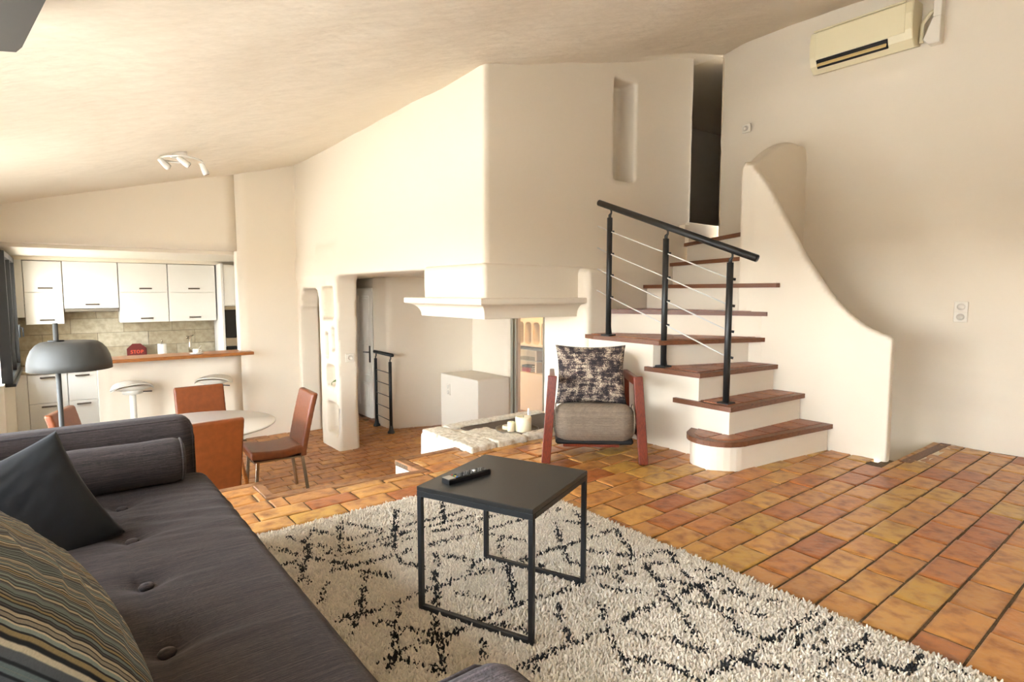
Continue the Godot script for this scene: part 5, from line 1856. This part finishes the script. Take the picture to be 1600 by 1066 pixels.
# ---------------------------------------------------------------- dining corner
func build_dining():
	var t := thing("dining_table", "round white dining table with wooden legs in the lower room", "table", Vector3(0.87, LO, -5.22))
	var m := MB.new(true)
	m.lathe([Vector2(0.0, 0.708), Vector2(0.50, 0.708), Vector2(0.565, 0.722), Vector2(0.58, 0.733), Vector2(0.58, 0.738), Vector2(0.575, 0.742), Vector2(0.0, 0.742)], 72)
	part(t, "table_top", m, M.gloss)
	for k in 4:
		var a := k * PI / 2.0 + 0.62
		m = MB.new(true)
		m.tube([Vector3(cos(a) * 0.42, 0.0, sin(a) * 0.42), Vector3(cos(a) * 0.26, 0.71, sin(a) * 0.26)], [0.013, 0.02], 14)
		part(t, "leg", m, M.oak)
	m = MB.new(true)
	m.lathe([Vector2(0.0, 0.68), Vector2(0.3, 0.68), Vector2(0.3, 0.71), Vector2(0.0, 0.71)], 32)
	part(t, "apron", m, M.oak)
	var labels := ["cognac leather dining chair between the round table and the bar", "cognac leather dining chair with its back to the sofa", "cognac leather dining chair facing the table beside the white column", "cognac leather dining chair next to the floor lamp, mostly hidden by the sofa"]
	var chairs := [[1.05, -6.06, 0.05], [0.80, -4.52, PI + 0.10], [1.66, -5.27, -PI / 2.0 - 0.05], [0.10, -5.50, PI / 2.0 - 0.35]]
	for k in 4:
		var c := thing("dining_chair", labels[k], "chair", Vector3(chairs[k][0], LO, chairs[k][1]), chairs[k][2], "leather dining chairs round the white table")
		# local: +z is where the sitter looks; origin under the back
		var sf := func(p: Vector3) -> float:
			var q := p - Vector3(0, 0.03 * pow(clampf((p.z - 0.1) / 0.4, 0.0, 1.0), 2.0) + 0.02 * exp(-pow((p.z - 0.03) / 0.08, 2.0)), 0)
			return rb(q, Vector3(-0.215, 0.385, -0.01), Vector3(0.215, 0.455, 0.43), 0.018)
		var bf := func(p: Vector3) -> float:
			var q := p + Vector3(0, 0, 0.20 * maxf(p.y - 0.42, 0.0) + 0.10 * pow(maxf(p.y - 0.55, 0.0), 2.0))
			return rb(q, Vector3(-0.215, 0.375, -0.035), Vector3(0.215, 0.925, 0.018), 0.014) * 0.95
		if not mesh_cache.has("chair_seat"):
			mesh_cache.chair_seat = surface_net(sf, Vector3(-0.27, 0.34, -0.06), Vector3(0.27, 0.53, 0.49), 0.014)
			mesh_cache.chair_back = surface_net(bf, Vector3(-0.27, 0.33, -0.22), Vector3(0.27, 0.99, 0.08), 0.014)
			var fm := MB.new()
			fm.box(Vector3(0, 0.374, 0.2), Vector3(0.38, 0.016, 0.40), 0.002)
			mesh_cache.chair_frame = fm.done()
			mesh_cache.chair_legs = []
			for sx in [-1.0, 1.0]:
				for z in [[0.0, -0.045], [0.37, 0.40]]:
					var lm := MB.new()
					lm.bar(Vector3(sx * 0.185, 0.374, z[0]), Vector3(sx * 0.195, 0.0, z[1]), 0.028, 0.014, 0.002, Vector3(1, 0, 0))
					mesh_cache.chair_legs.append(lm.done())
		part(c, "seat", mesh_cache.chair_seat, M.leather)
		var bk := part(c, "backrest", mesh_cache.chair_back, M.leather)
		part(c, "frame", mesh_cache.chair_frame, M.chrome, "chrome seat frame")
		for l in mesh_cache.chair_legs:
			part(c, "leg", l, M.chrome)
	# floor lamp behind the sofa
	var l := thing("floor_lamp", "grey metal floor lamp with a dome shade behind the sofa", "lamp", Vector3(-0.005, 0.002, -3.10))
	m = MB.new(true)
	m.lathe([Vector2(0.0, 0.0), Vector2(0.12, 0.0), Vector2(0.12, 0.012), Vector2(0.112, 0.017), Vector2(0.0, 0.018)], 36)
	part(l, "base", m, M.lampgrey)
	m = MB.new(true)
	m.tube([Vector3(0, 0.015, 0), Vector3(0, 0.968, 0)], 0.0095, 14)
	part(l, "pole", m, M.lampgrey)
	m = MB.new(true)
	var R := 0.148
	m.lathe([Vector2(R - 0.004, 0.772), Vector2(R, 0.772), Vector2(R * 0.995, 0.80), Vector2(R * 0.955, 0.83), Vector2(R * 0.88, 0.857), Vector2(R * 0.78, 0.877), Vector2(R * 0.68, 0.888), Vector2(R * 0.60, 0.891), Vector2(0.0, 0.891), Vector2(0.0, 0.886), Vector2(R * 0.62, 0.886), Vector2(R * 0.84, 0.862), Vector2(R * 0.95, 0.82), Vector2(R - 0.004, 0.772)], 56, Transform3D(Basis(), Vector3(0.043, 0, 0.02)))
	part(l, "lamp_shade", m, M.lampgrey, "wide grey dome shade with a flat top")
	m = MB.new(true)
	m.lathe([Vector2(0.0, 0.89), Vector2(0.028, 0.89), Vector2(0.028, 0.896), Vector2(0.0, 0.897)], 20)
	part(l, "cap", m, M.iron)

# ---------------------------------------------------------------- fixtures on walls and ceiling
func build_wall_things():
	# air conditioner
	var ac := thing("air_conditioner", "yellowed wall-mounted air conditioner high on the east wall", "air conditioner", Vector3(XE, 2.86, -1.93))
	var m := MB.new()
	# side profile (out from the wall, height), extruded along the wall
	var prof := [Vector2(-0.01, 0.03), Vector2(0.10, 0.0), Vector2(0.155, 0.045), Vector2(0.178, 0.11), Vector2(0.182, 0.22), Vector2(0.165, 0.30), Vector2(0.12, 0.325), Vector2(-0.01, 0.328)]
	var tf := Transform3D(Basis(Vector3(-1, 0, 0), Vector3(0, 0, 1), Vector3(0, 1, 0)), Vector3.ZERO)
	m.prism(prof, -0.355, 0.355, 0.006, tf)
	part(ac, "housing", m, M.ac)
	m = MB.new()
	m.box(Vector3(-0.182, 0.19, 0.0), Vector3(0.006, 0.20, 0.62), 0.002)
	part(ac, "front_panel", m, M.ac)
	m = MB.new()
	m.bar(Vector3(-0.150, 0.062, -0.30), Vector3(-0.150, 0.062, 0.20), 0.066, 0.05, 0.002, Vector3(0.85, 0.5, 0))
	part(ac, "outlet", m, M.dark, "dark air outlet slot")
	m = MB.new()
	m.bar(Vector3(-0.172, 0.052, -0.295), Vector3(-0.172, 0.052, 0.195), 0.046, 0.010, 0.002, Vector3(0.9, -0.45, 0))
	part(ac, "flap", m, M.ac_flap)
	m = MB.new()
	m.box(Vector3(-0.135, 0.319, -0.02), Vector3(0.05, 0.012, 0.64), 0.003)
	part(ac, "top_grille", m, M.ac)
	var tr := thing("cable_trunking", "white plastic pipe trunking beside the air conditioner", "trunking", Vector3(XE, 2.84, -1.485))
	m = MB.new()
	m.prism([Vector2(-0.055, 0.06), Vector2(-0.02, 0.02), Vector2(0.05, 0.02), Vector2(0.05, 0.20), Vector2(0.0, 0.20)], -0.01, 0.075, 0.004, Transform3D(Basis(Vector3(0, 0, 1), Vector3(-1, 0, 0), Vector3(0, 1, 0)), Vector3.ZERO))
	part(tr, "corner_piece", m, M.trim)
	part(tr, "duct", boxlh(Vector3(-0.07, 0.20, 0.0), Vector3(0.01, 0.62, 0.05), 0.004), M.trim)
	m = MB.new(true)
	m.tube([Vector3(-0.05, 0.05, -0.07), Vector3(-0.05, 0.18, -0.065), Vector3(-0.05, 0.24, -0.02), Vector3(-0.05, 0.25, 0.01)], 0.014, 10)
	part(tr, "pipe", m, M.ac)
	# sockets and switches
	socket("wall_socket", "double white socket on the bare east wall by the stairwell", Vector3(XE - 0.004, 0.962, -1.229), -PI / 2.0, 2)
	socket("light_switch", "small square switch high on the wall by the corner doorway", Vector3(XE + 0.012, 2.595, -2.918), -PI / 2.0 - 0.12, 1)
	socket("light_switch", "round white switch on the south side of the niche column", Vector3(2.615, 0.354, -6.296), 0.0, 1, true, 0.105)
	# ceiling spotlights on a bent rail
	var lx := 0.907
	var lz := -5.77
	var sl := thing("spotlight_rail", "white three-spot ceiling light on a curved rail", "ceiling light", Vector3(lx, roof(lx) + 0.0, lz), 0.65)
	sl.rotation.z = 0.0
	m = MB.new(true)
	m.lathe([Vector2(0.0, -0.028), Vector2(0.055, -0.026), Vector2(0.06, -0.015), Vector2(0.06, 0.03), Vector2(0.0, 0.03)], 24)
	part(sl, "rose", m, M.white)
	m = MB.new(true)
	var pts := []
	for k in 25:
		var g := lerpf(0.3, TAU * 0.93, k / 24.0)
		var rr := 0.17 - 0.05 * k / 24.0
		pts.append(Vector3(cos(g) * rr, -0.055 - 0.004 * sin(g * 2.0), sin(g) * rr * 1.1))
	m.tube(pts, 0.009, 8)
	m.tube([Vector3(-0.10, -0.05, 0.01), Vector3(0.0, -0.04, 0.0), Vector3(0.12, -0.052, -0.02)], 0.009, 8)
	m.tube([Vector3(0.0, -0.03, 0.0), Vector3(0.0, -0.045, 0.0)], 0.012, 8)
	part(sl, "rail", m, M.white)
	for sp in [[pts[2], Vector3(0.35, -0.9, 0.2)], [pts[9], Vector3(0.7, -0.55, 0.45)], [pts[14], Vector3(0.75, -0.5, 0.1)]]:
		m = MB.new(true)
		var p: Vector3 = sp[0]
		var d: Vector3 = (sp[1] as Vector3).normalized()
		var j := p + Vector3(0, -0.03, 0)
		m.tube([p, j], 0.006, 8)
		m.tube([j - d * 0.03, j - d * 0.02, j + d * 0.02, j + d * 0.055, j + d * 0.075], [0.012, 0.02, 0.025, 0.028, 0.028], 16)
		var hd := part(sl, "spot", m, M.white)
		m = MB.new(true)
		m.tube([j + d * 0.070, j + d * 0.079], 0.021, 14)
		part(hd, "bulb", m, mat(Color(0.45, 0.36, 0.30), 0.3, 0.3), "unlit reflector bulb")
	# dark panel end under the ceiling
	var pn := thing("ceiling_panel", "dark grey flat panel end hanging just under the ceiling near the window side", "panel", Vector3(-0.2, 1.86, -2.3))
	m = MB.new()
	m.prism([Vector2(0.226, 0.28), Vector2(0.16, -0.17), Vector2(0.143, -0.232), Vector2(0.10, -0.255), Vector2(-0.45, -0.30), Vector2(-0.45, 0.28)], 0.02, 0.045, 0.004)
	part(pn, "blade", m, mat(Color(0.24, 0.225, 0.205), 0.6))
	m = MB.new(true)
	m.tube([Vector3(-0.2, 0.04, 0.0), Vector3(-0.2, 0.17, 0.0)], 0.02, 12)
	part(pn, "hanger", m, M.lampgrey)
